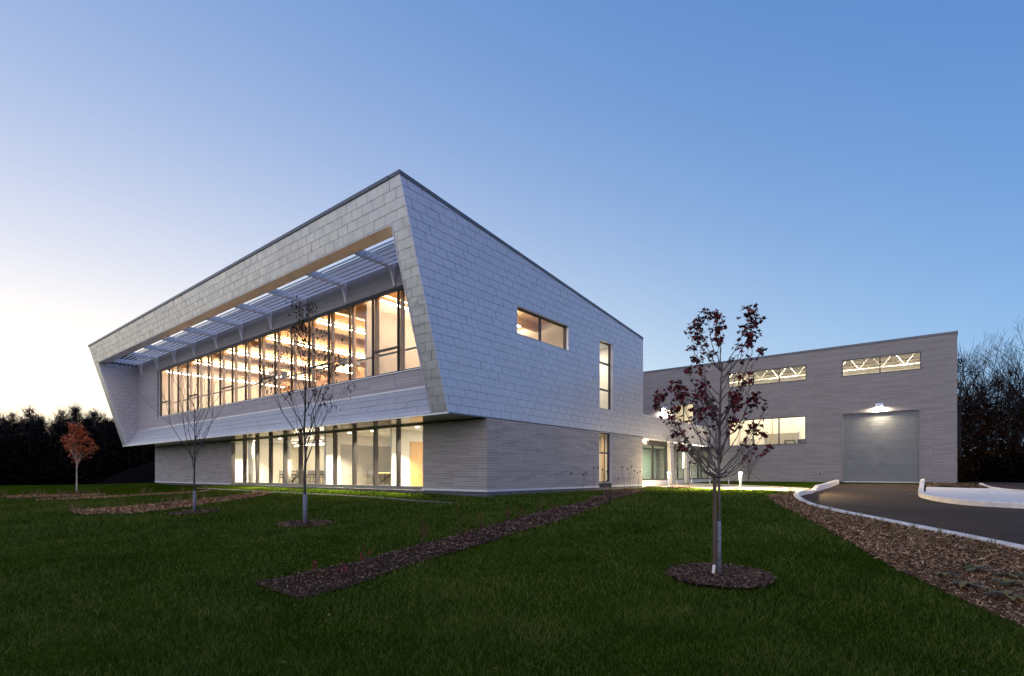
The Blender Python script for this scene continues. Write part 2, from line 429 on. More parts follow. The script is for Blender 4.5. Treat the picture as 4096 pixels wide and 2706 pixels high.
# path edging, kerbs
def kerb(name, pts, w, h0, h1, m=None, label=None):
    b = MB(); P = [Vector((*p, 0)) for p in pts]; secs = []
    for i, p in enumerate(P):
        t = (P[min(i+1, len(P)-1)]-P[max(i-1, 0)]).normalized(); n = Vector((-t.y, t.x, 0)); g = gz(p.x, p.y)
        hh = h1(i/(len(P)-1)) if callable(h1) else h1
        a = p-n*w/2; c = p+n*w/2; e = .03
        secs.append([(a.x,a.y,g+h0),(c.x,c.y,g+h0),(c.x,c.y,g+hh-e),(c.x-n.x*e,c.y-n.y*e,g+hh),(a.x+n.x*e,a.y+n.y*e,g+hh),(a.x,a.y,g+hh-e)])
    for s, u in zip(secs, secs[1:]): pass
    n0 = 0
    for s in secs: b.v += s
    for i in range(len(secs)-1):
        for k in range(6):
            j = (k+1) % 6; b.f.append((i*6+k, i*6+j, i*6+6+j, i*6+6+k))
    b.f.append((5,4,3,2,1,0)); b.f.append(tuple(len(b.v)-6+k for k in range(6)))
    o = obj(name, b, m or M['concrete']); tag(o, kind='structure'); return o
M['kerb'] = plain('kerb_concrete', (.82,.72,.60), .85, 0, .16, 4., .3)
for k_ in range(0, len(CURB)-1, 5): kerb('kerb', CURB[k_:k_+6], .20, -.35, .085, M['kerb'])
kerb('kerb', smooth_line([(8.32,26.9),(8.45,24.),(8.6,19.),(8.72,15.4)], 5), .24, -.3, lambda t: .16 if t < .92 else .03, M['kerb'])
kerb('kerb', smooth_line([(8.8,14.6),(8.85,13.2),(8.85,12.0)], 4), .2, -.35, .0, M['kerb'])
for e_ in ([(.9,14.8),(4.0,13.6),(5.9,13.02),(8.8,11.95)], [(.8,19.7),(4.2,18.4),(6.15,17.2),(8.6,15.05)]):
    kerb('path_edging', smooth_line(e_, 5), .14, -.1, .045, M['concrete'])
# ================================================================== main building
YR = -1.4; XL = -37.3; XJL = -36.3; XJR = -.88; YB = -2.107; ZB = 2.90; KT = -.28868; SL = math.sqrt(1+KT*KT)
YE = 13.95
def tiltY(z): return YB+(z-ZB)*KT
def roofZ(y): return 10.5-(y+4.30)*.0978
BLD = thing('office_building', 'two-storey office building with pale metal shingle cladding and a lit slanted glass front', 'building', (-18, 6, -.2))

# ---- pieces on a plane: frame (O, U, V, N)
class Frame:
    def __init__(s, O, U, V):
        s.O = Vector(O); s.U = Vector(U).normalized(); s.V = Vector(V).normalized(); s.N = s.U.cross(s.V)
    def p(s, u, v, h=0): return s.O+s.U*u+s.V*v+s.N*h
def subtract(poly, r):
    """convex poly minus rectangle (u0,u1,v0,v1) -> list of convex polys"""
    u0, u1, v0, v1 = r
    a = clip_half(poly, 1, 0, u0); b = clip_half(poly, -1, 0, -u1)
    mid = clip_half(clip_half(poly, -1, 0, -u0), 1, 0, u1)
    c = clip_half(mid, 0, 1, v0) if len(mid) > 2 else []; d = clip_half(mid, 0, -1, -v1) if len(mid) > 2 else []
    return [q for q in (a, b, c, d) if len(q) > 2 and parea(q) > 1e-4]
def parea(q): return abs(sum(q[i][0]*q[(i+1) % len(q)][1]-q[(i+1) % len(q)][0]*q[i][1] for i in range(len(q))))/2
def clip_region(poly, region):
    n = len(region)
    for i in range(n):
        p, q = region[i], region[(i+1) % n]; a, b = (q[1]-p[1]), -(q[0]-p[0]); c = a*p[0]+b*p[1]
        poly = clip_half(poly, a, b, c)
        if len(poly) < 3: return []
    return poly
class Pieces:
    """collects alike pieces; the ones that show largest become objects, the rest one joined part"""
    def __init__(s): s.items = []
    def add(s, fr, polys, hfun, back=-.004):
        v = []; f = []; A = 0; c = Vector((0,0,0))
        for q in polys:
            n = len(v); k = len(q)
            v += [tuple(fr.p(u, w, hfun(u, w))) for u, w in q]+[tuple(fr.p(u, w, back)) for u, w in q]
            f.append(tuple(range(n, n+k)))
            for i in range(k):
                j = (i+1) % k; f.append((n+j, n+i, n+k+i, n+k+j))
            a = parea(q); A += a
            c += fr.p(sum(x[0] for x in q)/k, sum(x[1] for x in q)/k)*a
        if A <= 0: return
        c /= A; d = CAMP-c; s.items.append((A*max(0, d.normalized().dot(fr.N))/d.length_squared, v, f))
    def emit(s, name, m, parent, most=300):
        s.items.sort(key=lambda t: -t[0])
        for sc_, v, f in s.items[:most]:
            place(bpy.data.objects.new(name, mesh(name, v, f, m)), parent)
        V = []; F = []
        for sc_, v, f in s.items[most:]:
            n = len(V); V += v; F += [tuple(n+i for i in q) for q in f]
        if V: tag(place(bpy.data.objects.new(name, mesh(name, V, F, m)), parent), kind='stuff')
TILES = Pieces(); TW = .622; GAP = .009
def tile_plane(fr, region, rows0, dv, lean, u_ref, v_ref, r_ref, holes=(), pieces=None):
    """running-bond shingles; joints lean by `lean` per unit of v, joint through (u_ref, v_ref) in row r_ref"""
    P = pieces or TILES
    us = [p[0] for p in region]; vs = [p[1] for p in region]
    r = 0
    while rows0+r*dv < max(vs):
        v0 = rows0+r*dv; v1 = v0+dv; r += 1
        if v1 < min(vs): continue
        off = u_ref+TW/2*((r_ref-(r-1)) % 2)+lean*(v_ref-v0)
        k0 = math.floor((min(us)-2-off)/TW); k1 = math.ceil((max(us)+2-off)/TW)
        for k in range(k0, k1):
            a = off+k*TW; sh = -lean*dv; g = GAP/2; gu = .0075
            q = [(a+gu, v0+g), (a+TW-gu, v0+g), (a+TW-gu+sh, v1-g), (a+gu+sh, v1-g)]
            q = clip_region(q, region)
            if len(q) < 3 or parea(q) < .002: continue
            polys = [q]
            for h in holes:
                polys = [x for pq in polys for x in subtract(pq, h)]
            if not polys: continue
            j = random.uniform(-.0035, .0035); jt = random.uniform(-.004, .004)
            uc = a+TW/2
            P.add(fr, polys, lambda u, v, v0=v0, j=j, jt=jt, uc=uc: .011-.007*(v-v0)/dv+j*(u-uc)/.3+jt*(v-v0)/dv+.003)
# right side, plane X=0: u=Y, v=Z
FR_R = Frame((0,0,0), (0,1,0), (0,0,1))
HOLES_R = [(1.89,5.81,6.54,7.71), (8.80,10.22,4.08,7.67)]
ROW = .3024
tile_plane(FR_R, [(YB,ZB),(YE,ZB),(YE,roofZ(YE)),(-4.30,10.5)], ZB, ROW, .32, -2.366, 10.157, 23, HOLES_R)
# front, tilted plane: u=X, v=slope distance from the lower edge
FR_T = Frame((0,YB,ZB), (1,0,0), (0,KT,1))
S_TOP = (10.5-ZB)*SL; S_OPEN = (9.23-ZB)*SL; DV = ROW*SL
tile_plane(FR_T, [(XL,S_OPEN),(0,S_OPEN),(0,S_TOP),(XL,S_TOP)], 0, DV, -.27, -4.038, 24*DV, 23)
tile_plane(FR_T, [(XJR+.03,0.02),(0,0.02),(0,S_OPEN),(XJR+.03,S_OPEN)], 0, DV, -.27, -4.038, 24*DV, 23)
tile_plane(FR_T, [(XL,0.02),(XJL-.03,0.02),(XJL-.03,S_OPEN),(XL,S_OPEN)], 0, DV, -.27, -4.038, 24*DV, 23)
# sloping sill under the window band
ZS = 4.10
SV = Vector((0, YR-YB, ZS-ZB)); SILL_L = SV.length
FR_S = Frame((0,YB,ZB), (1,0,0), SV)
tile_plane(FR_S, [(XJL,.10),(XJR,.10),(XJR,SILL_L-.03),(XJL,SILL_L-.03)], .10, .318, -.27, -2.42, 1.37, 3)
# inner return at the left end, plane X=XJL facing +X
FR_L = Frame((XJL,0,0), (0,1,0), (0,0,1))
tile_plane(FR_L, [(YB,ZB+.02),(YR,ZS),(YR,9.23),(tiltY(9.23),9.23)], ZB, ROW, .32, -2.366, 10.157, 23)
# link fascia, plane X=0, same courses
tile_plane(FR_R, [(YE+.02,2.84),(27.2,2.84),(27.2,4.13),(YE+.02,4.13)], ZB-ROW, ROW, .32, -2.366, 10.157, 23)
TILES.emit('cladding_tile', M['tile'], BLD, 300)

# ---- backing walls (dark, behind the joints) with their openings
b = MB()
def wallX(b, x0, x1, ry, rz, holes):
    """wall slab between x0 and x1 over a y/z rectangle with rectangular holes, cut into strips"""
    ys = sorted({ry[0], ry[1], *[h[0] for h in holes], *[h[1] for h in holes]})
    for a, c in zip(ys, ys[1:]):
        cuts = sorted([(h[2], h[3]) for h in holes if h[0] <= a+1e-6 and h[1] >= c-1e-6]); z = rz[0]
        for lo, hi in cuts:
            if lo > z: b.box(x0, x1, a, c, z, lo)
            z = hi
        top = rz[1](.5*(a+c)) if callable(rz[1]) else rz[1]
        if top > z: b.box(x0, x1, a, c, z, top)
# right wall of the upper floor: polygons cut to the roof slope
def strip_prism(x0, x1, y0, y1, z0, ztop):
    b.prism([(x0,y0,z0),(x0,y1,z0),(x0,y1,ztop(y1)),(x0,y0,ztop(y0))], (x1-x0,0,0))
for a, c in ((YR,1.89),(5.81,8.80),(10.22,YE)): strip_prism(-.26, -.010, a, c, ZB, lambda y: roofZ(y)-.02)
for a, c, lo, hi in ((1.89,5.81,6.54,7.71),(8.80,10.22,4.08,7.67)):
    strip_prism(-.26, -.010, a, c, hi, lambda y: roofZ(y)-.02); strip_prism(-.26, -.010, a, c, ZB, lambda y: lo)
# fins and the free-standing screen of the front frame
def fin(x0, x1):
    b.prism([(x0,YB+.012,ZB),(x0,YR,ZB),(x0,YR,roofZ(YR)-.02),(x0,-4.288,10.48),], (x1-x0,0,0))
fin(XJR, -.010); fin(XL, XJL-.010)
b.prism([(XJL,tiltY(9.24)+.012,9.24),(XJL,-3.36,9.24),(XJL,-3.36,10.38),(XJL,-4.288,10.48)], (XJR-XJL,0,0))
b.prism([(XJL,YB+.02,ZB+.01),(XJL,YR+.012,ZB+.01),(XJL,YR+.012,ZS)], (XJR-XJL,0,0))
# recessed front wall backing around the window band (solid below and above)
b.box(XJL, XJR, YR+.004, YR+.14, ZB+.1, 4.88); b.box(XJL, XJR, YR+.004, YR+.14, 8.34, roofZ(YR)-.03); b.box(XJL, -31.2, YR+.004, YR+.14, 4.88, 8.34)
# left and rear walls, ground floor walls behind the bricks
b.box(XL, XL+.25, YR, YE, ZB, 8.7); b.box(XL+.25, -.26, YE-.25, YE-.01, ZB, 8.65)
b.box(-36.86, -22.62, .03, .28, -.05, ZB); b.box(-3.72, -.03, .03, .28, -.05, ZB); b.box(-36.86, -36.6, .28, YE-.3, -.05, ZB)
b.box(-.28, -.03, .28, 8.745, -.05, ZB); b.box(-.28, -.03, 10.12, YE-.02, -.05, ZB)
b.box(-.28, -.03, 8.745, 10.12, -.05, .2); b.box(-36.6, -.28, YE-.3, YE-.05, -.05, ZB)
obj('wall', b, M['gap'], BLD)
# foundation
b = MB(); b.box(-36.85, .0, .05, YE-.03, -.9, -.05); obj('foundation', b, M['found'], BLD)
# soffit panels under the overhang
for i in range(22):
    x0 = XL+.03+i*(-.03-XL)/22; x1 = XL+.03+(i+1)*(-.03-XL)/22
    b = MB(); b.box(x0+.006, x1-.006, YB+.06, .02, ZB-.025, ZB+.02)
    obj('soffit_panel', b, M.setdefault('soffit', plain('soffit_metal', (.62,.60,.56), .14, .85, .05)), BLD)
# edge trims
b = MB(); b.box(XL, 0, YB-.01, YB+.06, ZB-.05, ZB+.02); obj('edge_trim', b, M['trim'], BLD)
b = MB(); b.box(-.05, .012, YB+.06, YE, ZB-.045, ZB); obj('edge_trim', b, M['coping'], BLD)
b = MB(); b.prism([(XJL,YB-.004,ZB+.02),(XJL,YB+.05,ZB+.115),(XJL,YB+.02,ZB+.12),(XJL,YB-.03,ZB+.03)], (XJR-XJL,0,0)); obj('sill_trim', b, M['trim'], BLD)
b = MB(); b.box(XJL, XJR, YR-.05, YR+.0, ZS-.04, ZS+.025); obj('sill_trim', b, M['trim'], BLD)
b = MB(); b.prism([(XJR-.012,tiltY(ZB)-.03,ZB),(XJR-.012,tiltY(9.26)-.03,9.26),(XJR-.012,tiltY(9.26)+.12,9.26),(XJR-.012,tiltY(ZB)+.12,ZB)], (.045,0,0)); obj('jamb_trim', b, M['trim'], BLD)
b = MB(); b.prism([(XJL-.03,tiltY(ZB)-.03,ZB),(XJL-.03,tiltY(9.26)-.03,9.26),(XJL-.03,tiltY(9.26)+.12,9.26),(XJL-.03,tiltY(ZB)+.12,ZB)], (.042,0,0)); obj('jamb_trim', b, M['trim'], BLD)
b = MB(); b.box(-.02,.02,YE-.0,YE+.03,ZB,roofZ(YE)); obj('corner_trim', b, M['trim'], BLD)
b = MB(); b.prism([(-.01,YB-.015,ZB),(.018,YB-.015,ZB),(.018,-4.315,10.5),(-.01,-4.315,10.5)], (0,.03,0)); obj('corner_trim', b, M['trim'], BLD)
# pale underside of the front screen
b = MB(); b.box(XJL+.02, XJR-.02, tiltY(9.23)+.0, -3.34, 9.205, 9.238); obj('screen_soffit', b, M['fascia'], BLD)
b = MB(); b.box(XJL, XJR, -3.36, -3.34, 9.24, 10.36); obj('screen_back', b, M['white_metal'], BLD)
# roof and coping
b = MB(); b.prism([(XL+.25,YR+.14,roofZ(YR)-.12),(XL+.25,YE-.25,roofZ(YE)-.12),(XL+.25,YE-.25,roofZ(YE)-.04),(XL+.25,YR+.14,roofZ(YR)-.04)], (-.26-XL-.25,0,0)); obj('roof', b, M['coping'], BLD)
def coping(y0, y1, x0, x1, up=.10, dn=.03):
    b = MB(); b.prism([(x0,y0,roofZ(y0)-dn),(x0,y1,roofZ(y1)-dn),(x0,y1,roofZ(y1)+up),(x0,y0,roofZ(y0)+up)], (x1-x0,0,0)); return b
ncp = 12
obj('coping', coping(-4.33, YE+.03, -.5, .035), M['coping'], BLD)
for i in range(ncp):
    w = (-.5-XL)/ncp; x0 = XL-.03+i*w
    bb = MB(); bb.box(x0+.004, x0+w-.004, -4.345, -3.30, 10.47, 10.60); obj('coping', bb, M['coping'], BLD)
obj('coping', coping(-3.3, YE, XL-.03, XL+.4), M['coping'], BLD)
bb = MB(); bb.box(XJL, -.5, YR-.06, YR+.2, roofZ(YR)-.03, roofZ(YR)+.06); obj('coping', bb, M['coping'], BLD)
# ---- masonry of the ground floor
BR = Pieces(); BLN = .9225; BH = .1035
def brick_plane(fr, u0, u1, v0, v1, ref, P=None, L=BLN, H=BH, holes=(), g=.009, depth=.03, rough=.0025):
    P = P or BR; r = 0
    while v0+r*H < v1-.01:
        a = v0+r*H; c = min(a+H, v1); r += 1
        off = ref+(L/2 if r % 2 else 0); k = math.floor((u0-off)/L)
        while off+k*L < u1:
            p = max(u0, off+k*L+g/2); q = min(u1, off+(k+1)*L-g/2); k += 1
            if q-p < .02: continue
            polys = [[(p, a+g/2), (q, a+g/2), (q, c-g/2), (p, c-g/2)]]
            for h in holes: polys = [x for pq in polys for x in subtract(pq, h)]
            if polys:
                j = random.uniform(-rough, rough)
                P.add(fr, polys, lambda u, v, j=j: j+.0, -depth)
FR_F = Frame((0,0,0), (1,0,0), (0,0,1))
brick_plane(FR_F, -36.88, -22.6, .06, 2.86, -.551)
brick_plane(FR_F, -3.74, .0, .06, 2.86, -.551)
brick_plane(FR_R, .0, 8.744, .06, 2.855, 1.014)
brick_plane(FR_R, 10.122, 13.93, .06, 2.855, 1.014)
FR_J = Frame((-22.6,0,0), (0,1,0), (0,0,1))
BR.emit('brick', M['brick'], BLD, 300)
b = MB(); b.box(-22.62,-22.59,.0,.16,.06,2.86); obj('jamb', b, M['trim'], BLD)
# base flashing
for x0, x1 in ((-36.9,-22.6),(-3.76,.015)):
    n = max(1, round((x1-x0)/3.05))
    for i in range(n):
        b = MB(); b.box(x0+(x1-x0)*i/n+.002, x0+(x1-x0)*(i+1)/n-.002, -.022, .03, -.035, .055); obj('base_flashing', b, M['trim'], BLD)
for y0, y1 in ((.03,8.744),(10.122,YE-.02)):
    n = max(1, round((y1-y0)/3.05))
    for i in range(n):
        b = MB(); b.box(-.03, .02, y0+(y1-y0)*i/n+.002, y0+(y1-y0)*(i+1)/n-.002, -.035, .055); obj('base_flashing', b, M['trim'], BLD)
# ---- siding boards of the recessed front wall
BH2 = .1095; JX = [-36.29,-35.07]+[-3.85-3.48*k for k in range(8,-1,-1)]+[XJR-.002]
def boards(x0, x1, z0, z1):
    n = round((z1-z0)/BH2); h = (z1-z0)/n
    for r in range(n):
        b = MB(); b.box(x0+.008, x1-.008, YR-.016-random.uniform(0,.002), YR+.002, z0+r*h+.004, z0+(r+1)*h-.004)
        obj('siding_board', b, M['siding'], BLD)
for a, c in zip(JX, JX[1:]):
    lo = c <= -31.4
    if lo: boards(a, c, 4.13, 10.24)
    else: boards(a, c, 4.13, 4.84); boards(a, c, 8.42, 10.24)
# ---- sunshade: brackets and louvres
for k in range(10):
    x = -3.87-3.46*k if k < 9 else -35.02
    b = MB(); t = .03
    b.prism([(x,-3.34,9.20),(x,-1.68,9.20),(x,YR-.02,8.50),(x,YR-.02,9.52),(x,-3.34,9.46)], (t,0,0))
    br = obj('bracket', b, M['white_metal'], BLD)
    b = MB(); b.prism([(x-.04,-1.68,9.17),(x-.04,YR-.06,8.47),(x-.04,YR-.02,8.49),(x-.04,-1.66,9.20)], (.11,0,0)); b.box(x-.03,x+.06,-3.34,-1.66,9.17,9.195)
    obj('flange', b, M['white_metal'], br)
for i in range(7):
    y = -3.24+.265*i
    b = MB(); b.prism([(XJL+.02,y-.045,9.235),(XJL+.02,y+.025,9.355),(XJL+.02,y+.010,9.36),(XJL+.02,y-.06,9.24)], (XJR-XJL-.04,0,0))
    obj('louvre', b, M['white_metal'], BLD)
# ================================================================== windows of the main building
def bar(b, x0, x1, y0, y1, z0, z1): return b.box(x0, x1, y0, y1, z0, z1)
# --- upper window band
MX = [-31.1]+[-29.39+1.716*k for k in range(17)]+[XJR-.01]      # frame edge, mullions, hidden right end
Z0, Z1 = 4.93, 8.25; FY0, FY1 = YR-.03, YR+.06
b = MB(); b.box(-31.2, XJR, FY0, FY1, 4.86, Z0); b.box(-31.2, XJR, FY0, FY1, Z1, 8.40); b.box(-31.2, -31.06, FY0, FY1, Z0, Z1)
UW = obj('window', b, M['frame'], BLD)
b = MB(); b.box(-31.24, XJR, YR-.07, YR-.025, 4.84, 4.885); obj('window_sill', b, M['trim'], UW)
b = MB(); b.box(-31.32, -31.2, YR-.05, YR+.02, 4.84, 8.42); obj('window_reveal', b, M['trim'], UW)
for i, x in enumerate(MX[1:-1]):
    b = MB(); b.box(x-.03, x+.03, YR-.045, YR+.06, Z0, Z1); obj('mullion', b, M['frame'], UW)
for i, (a, c) in enumerate(zip(MX, MX[1:])):
    a += .032; c -= .032
    if i % 3 == 0:
        b = MB(); b.box(a, c, YR-.04, FY1, 5.88, 5.96); obj('transom', b, M['frame'], UW)
        for z0, z1 in ((Z0,5.88),(5.96,Z1)):
            b = MB(); b.box(a, c, YR+.03, YR+.04, z0, z1); obj('pane', b, M['glass_up'], UW)
    else:
        b = MB(); b.box(a, c, YR+.03, YR+.04, Z0, Z1); obj('pane', b, M['glass_up'], UW)
# --- ground floor glazing
GX_ = [-22.42+1.698*k for k in range(12)]
b = MB(); b.box(-22.59, -3.74, -.02, .16, -.03, .035); b.box(-22.59, -3.74, .0, .16, .035, .13); b.box(-22.59, -3.74, .0, .16, 2.80, 2.885); b.box(-22.59, -22.44, .0, .16, .13, 2.80)
GW_ = obj('window', b, M['frame_light'], BLD)
for x in GX_[:-1]:
    b = MB(); b.box(x-.035, x+.035, -.06, .17, .13, 2.80); obj('mullion', b, M['frame'], GW_)
    b = MB(); b.box(x-.03, x+.03, -.03, .0, .0, .13); obj('mullion_foot', b, M['frame_light'], GW_)
for a, c in zip(GX_, GX_[1:]):
    b = MB(); b.box(a+.036, min(c-.036, -3.75), .07, .08, .13, 2.80); obj('pane', b, M['glass'], GW_)
# --- windows in the right side
def side_window(y0, y1, z0, z1, mull=(), trans=(), rev=.22, lining='trim'):
    b = MB(); t = .012
    b.box(-rev, .0, y0, y0+t, z0, z1); b.box(-rev, .02, y1-t, y1, z0, z1); b.box(-rev, .02, y0, y1, z1-t, z1+.004); b.box(-rev, .028, y0-.02, y1+.02, z0-.012, z0+.012)
    W = obj('window', b, M[lining], BLD); x0, x1 = -rev, -rev+.09; f = .055
    b = MB(); b.box(x0-.02, x1, y0+t, y0+t+f, z0+t, z1-t); b.box(x0-.02, x1, y1-t-f, y1-t, z0+t, z1-t); b.box(x0-.02, x1, y0+t+f, y1-t-f, z0+t, z0+t+f); b.box(x0-.02, x1, y0+t+f, y1-t-f, z1-t-f, z1-t)
    obj('frame', b, M['frame'], W)
    ys = [y0+t+f]+list(mull)+[y1-t-f]; zs = [z0+t+f]+list(trans)+[z1-t-f]
    for y in mull: bb = MB(); bb.box(x0-.02, x1, y-.035, y+.035, z0+t+f, z1-t-f); obj('mullion', bb, M['frame'], W)
    for z in trans: bb = MB(); bb.box(x0-.02, x1+.01, y0+t+f, y1-t-f, z-.035, z+.035); obj('transom', bb, M['frame'], W)
    for i, (a, c) in enumerate(zip(ys, ys[1:])):
        for j, (p, q) in enumerate(zip(zs, zs[1:])):
            bb = MB(); bb.box(x0+.03, x0+.038, a+(.036 if i else 0), c-(.036 if i < len(ys)-2 else 0), p+(.036 if j else 0), q-(.036 if j < len(zs)-2 else 0)); obj('pane', bb, M['glass'], W)
    return W
side_window(1.89, 5.81, 6.54, 7.71, mull=(3.76,))
side_window(8.80, 10.22, 4.08, 7.67, trans=(5.15, 6.56))
side_window(8.745, 10.12, .2, 2.865, trans=(1.79,))
b = MB(); b.box(.0, .045, 5.98, 6.11, .62, .80); ob_ = obj('outlet_box', b, M['steel'], BLD)
b = MB(); b.box(.045, .052, 6.0, 6.09, .64, .78); obj('cover', b, M['dark'], ob_)

# ================================================================== rooms inside the main building
b = MB(); b.box(-36.5, -.3, YR+.16, YE-.3, 3.85, 4.0); obj('upper_floor', b, M['carpet'], BLD)
b = MB(); b.box(-36.55, -.3, .3, YE-.31, -.045, .0); obj('ground_floor', b, M['carpet'], BLD)
# roof deck above the room, in boards running across
ZD = 8.92
b = MB(); b.box(-36.5, -.27, YR+.15, YE-.3, ZD, ZD+.06); obj('roof_deck', b, M['deck'], BLD)
for k in range(40):
    y = YR+.2+k*.24
    if y > 8.2: break
b = MB(); b.box(-33.0, -7.12, 8.5, 8.65, 4.0, 7.3); b.box(-33.2,-33.0,YR+.2,8.65,4.0,8.9); obj('inner_wall', b, M['white_wall'], BLD)
b = MB(); b.box(-33.0, -7.12, 8.5, 8.65, 7.3, 8.9); obj('inner_wall', b, M['deck'], BLD)
b = MB(); b.box(-7.15, -7.0, -.55, 8.5, 5.75, 8.9); b.box(-7.15,-7.0,-.55,1.6,4.0,5.75); b.box(-7.15,-7.0,6.5,8.5,4.0,5.75); obj('inner_wall', b, M['white_wall'], BLD)
b = MB(); b.box(-7.0, -.3, 8.3, 8.45, 4.0, 8.9); obj('inner_wall', b, M['white_wall'], BLD)
b = MB(); b.box(-4.2, -.28, 12.2, 12.3, 0, 2.87); b.box(-4.3,-4.2,5.1,12.3,0,2.87); obj('inner_wall', b, M['white_wall'], BLD)
b = MB(); b.box(-4.2, -.28, 11.6, 11.7, 4.0, 8.9); b.box(-4.3,-4.2,8.45,11.7,4.0,8.9); obj('inner_wall', b, M['white_wall'], BLD)
# glulam posts and beams
for x in MX[1:-1]:
    b = MB(); b.box(x-.08, x+.08, YR+.16, YR+.28, 4.0, 8.46); c_ = obj('wood_post', b, M['wood'], BLD)
    b = MB()
    if x < -7.1: b.box(x-.08, x+.08, YR+.2, 8.5, 8.46, ZD)
    else: b.box(x-.08, x+.08, YR+.2, 8.3, 8.56, ZD)
    obj('wood_beam', b, M['wood'], BLD)
b = MB(); b.box(-.9, -.72, 8.55, 8.75, 4.0, 8.9); obj('wood_post', b, M['wood'], BLD)
b = MB(); b.box(-.75, -.6, 10.35, 10.45, 0.0, 2.86); obj('wood_post', b, M['wood'], BLD)
b = MB(); b.box(-31, -7.2, YR+.30, YR+.34, 5.80, 5.88); b.box(-6.95, -1, YR+.30, YR+.34, 5.80, 5.88); obj('guard_rail', b, M['frame_light'], BLD)
# continuous linear lights, hung in rows across the upper room
def linear_light(x, y0, y1, z, label, group, mat, k=1., spots=True):
    t = thing('linear_light', label, 'light', (x, y0, z), group)
    b = MB(); b.box(x-.035, x+.035, y0, y1, z+.02, z+.07); obj('housing', b, M['white_metal'], t)
    b = MB(); b.box(x-.04, x+.04, y0+.01, y1-.01, z-.03, z+.018); obj('diffuser', b, mat, t)
    b = MB()
    for f in (.1, .5, .9): b.tube([(x, y0+(y1-y0)*f, z+.07), (x, y0+(y1-y0)*f, z+.6)], .004, 4)
    obj('hanger', b, M['dark'], t)
    # the light the fitting throws up at the ceiling
    l = bpy.data.lights.new('uplight', 'AREA'); l.shape = 'RECTANGLE'; l.size = .06; l.size_y = (y1-y0)*.96; l.energy = 75*(y1-y0); l.color = (1,.84,.62)
    o = bpy.data.objects.new('uplight', l); o.location = (x, (y0+y1)/2, z+.085); o.rotation_euler = (PI,0,0); COL.objects.link(o); o.parent = t; o.matrix_parent_inverse = Matrix.Translation(-t.location)
    return t
for k in range(6):
    x = -5.3-5.13*k
    linear_light(x, -1.05, 8.0 if k else 7.9, 8.28, ['linear light nearest the building corner, over the upper room', 'second row of linear light from the building corner, upper room', 'third row of linear light from the corner, upper room', 'fourth row of linear light from the corner, upper room', 'fifth row of linear light from the corner, upper room', 'linear light at the far left end of the upper room'][k], 'linear lights of the upper room', M['lamp_warm'])
linear_light(-2.6, 2.2, 5.4, 8.05, 'linear light seen through the small side window', 'linear lights of the upper room', M['lamp_white'])
for x_, y_ in ((-9.2,4.6),(-16.9,5.2),(-24.6,4.2)):
    t = thing('ceiling_unit', 'dark box unit hung among the beams, %s of three in the upper room' % {-9.2:'nearest the corner',-16.9:'middle',-24.6:'farthest left'}[x_], 'ceiling unit', (x_, y_, 7.9), 'dark ceiling units')
    b = MB(); b.box(x_-.5, x_+.5, y_-.5, y_+.5, 7.92, 8.3); obj('casing', b, M['dark'], t)
    b = MB(); b.box(x_-.42, x_+.42, y_-.05, y_+.05, 7.86, 7.918); obj('light_bar', b, M['lamp_white'], t)
def room_light(name, loc, size, size_y, power, col, parent=None, rot=(0,0,0)):
    l = bpy.data.lights.new(name, 'AREA'); l.shape = 'RECTANGLE'; l.size = size; l.size_y = size_y; l.energy = power; l.color = col
    o = bpy.data.objects.new(name, l); o.location = loc; o.rotation_euler = rot; COL.objects.link(o)
    if parent: o.parent = parent; o.matrix_parent_inverse = Matrix.Translation(-parent.location)
    return o
# --- ground floor rooms
b = MB(); b.box(-36.5, -.3, .17, YE-.32, 2.87, 2.95); obj('ceiling', b, M['ceiling'], BLD)
b = MB(); b.box(-23.2, -12.3, 5.4, 5.5, 0, 2.87); b.box(-23.3,-23.2,.3,5.5,0,2.87); obj('inner_wall', b, M['beige_wall'], BLD)
b = MB(); b.box(-12.5, -12.3, .62, 1.5, 0, 2.87); b.box(-12.45,-12.35,1.5,7.4,2.33,2.87); b.box(-12.3,-7.0,7.3,7.4,0,2.87); b.box(-7.1,-7.0,.9,2.05,0,2.87); b.box(-7.1,-7.0,3.05,7.4,0,2.87); b.box(-7.1,-7.0,2.05,3.05,2.3,2.87); b.box(-7.0,-.28,5.0,5.1,0,2.87); obj('inner_wall', b, M['white_wall'], BLD)
for k in range(5):
    b = MB(); b.box(-12.44, -12.37, 1.51+k*1.18, 2.68+k*1.18, 0, 2.325); obj('partition_panel', b, M['grey_panel'], BLD)
dr = MB(); dr.box(-7.045, -6.99, 2.1, 3.0, .01, 2.24); DW = obj('door', dr, M['door_wood'], BLD)
b = MB(); b.box(-7.05,-6.96,2.03,2.1,0,2.3); b.box(-7.05,-6.96,3.0,3.07,0,2.3); b.box(-7.05,-6.96,2.1,3.0,2.24,2.3); obj('frame', b, M['door_wood'], DW)
b = MB(); b.tube([(-6.98,2.86,1.02),(-6.93,2.86,1.02),(-6.93,2.74,1.02)], .012, 6); b.box(-6.99,-6.975,2.82,2.9,.95,1.16); obj('handle', b, M['steel'], DW)
for x_, y_ in ((-16.6,.75),(-21.4,.75)):
    b = MB(); b.lathe([(.17,0),(.17,2.87)], (x_, y_, 0), 20); obj('column', b, M['white_wall'], BLD, True)
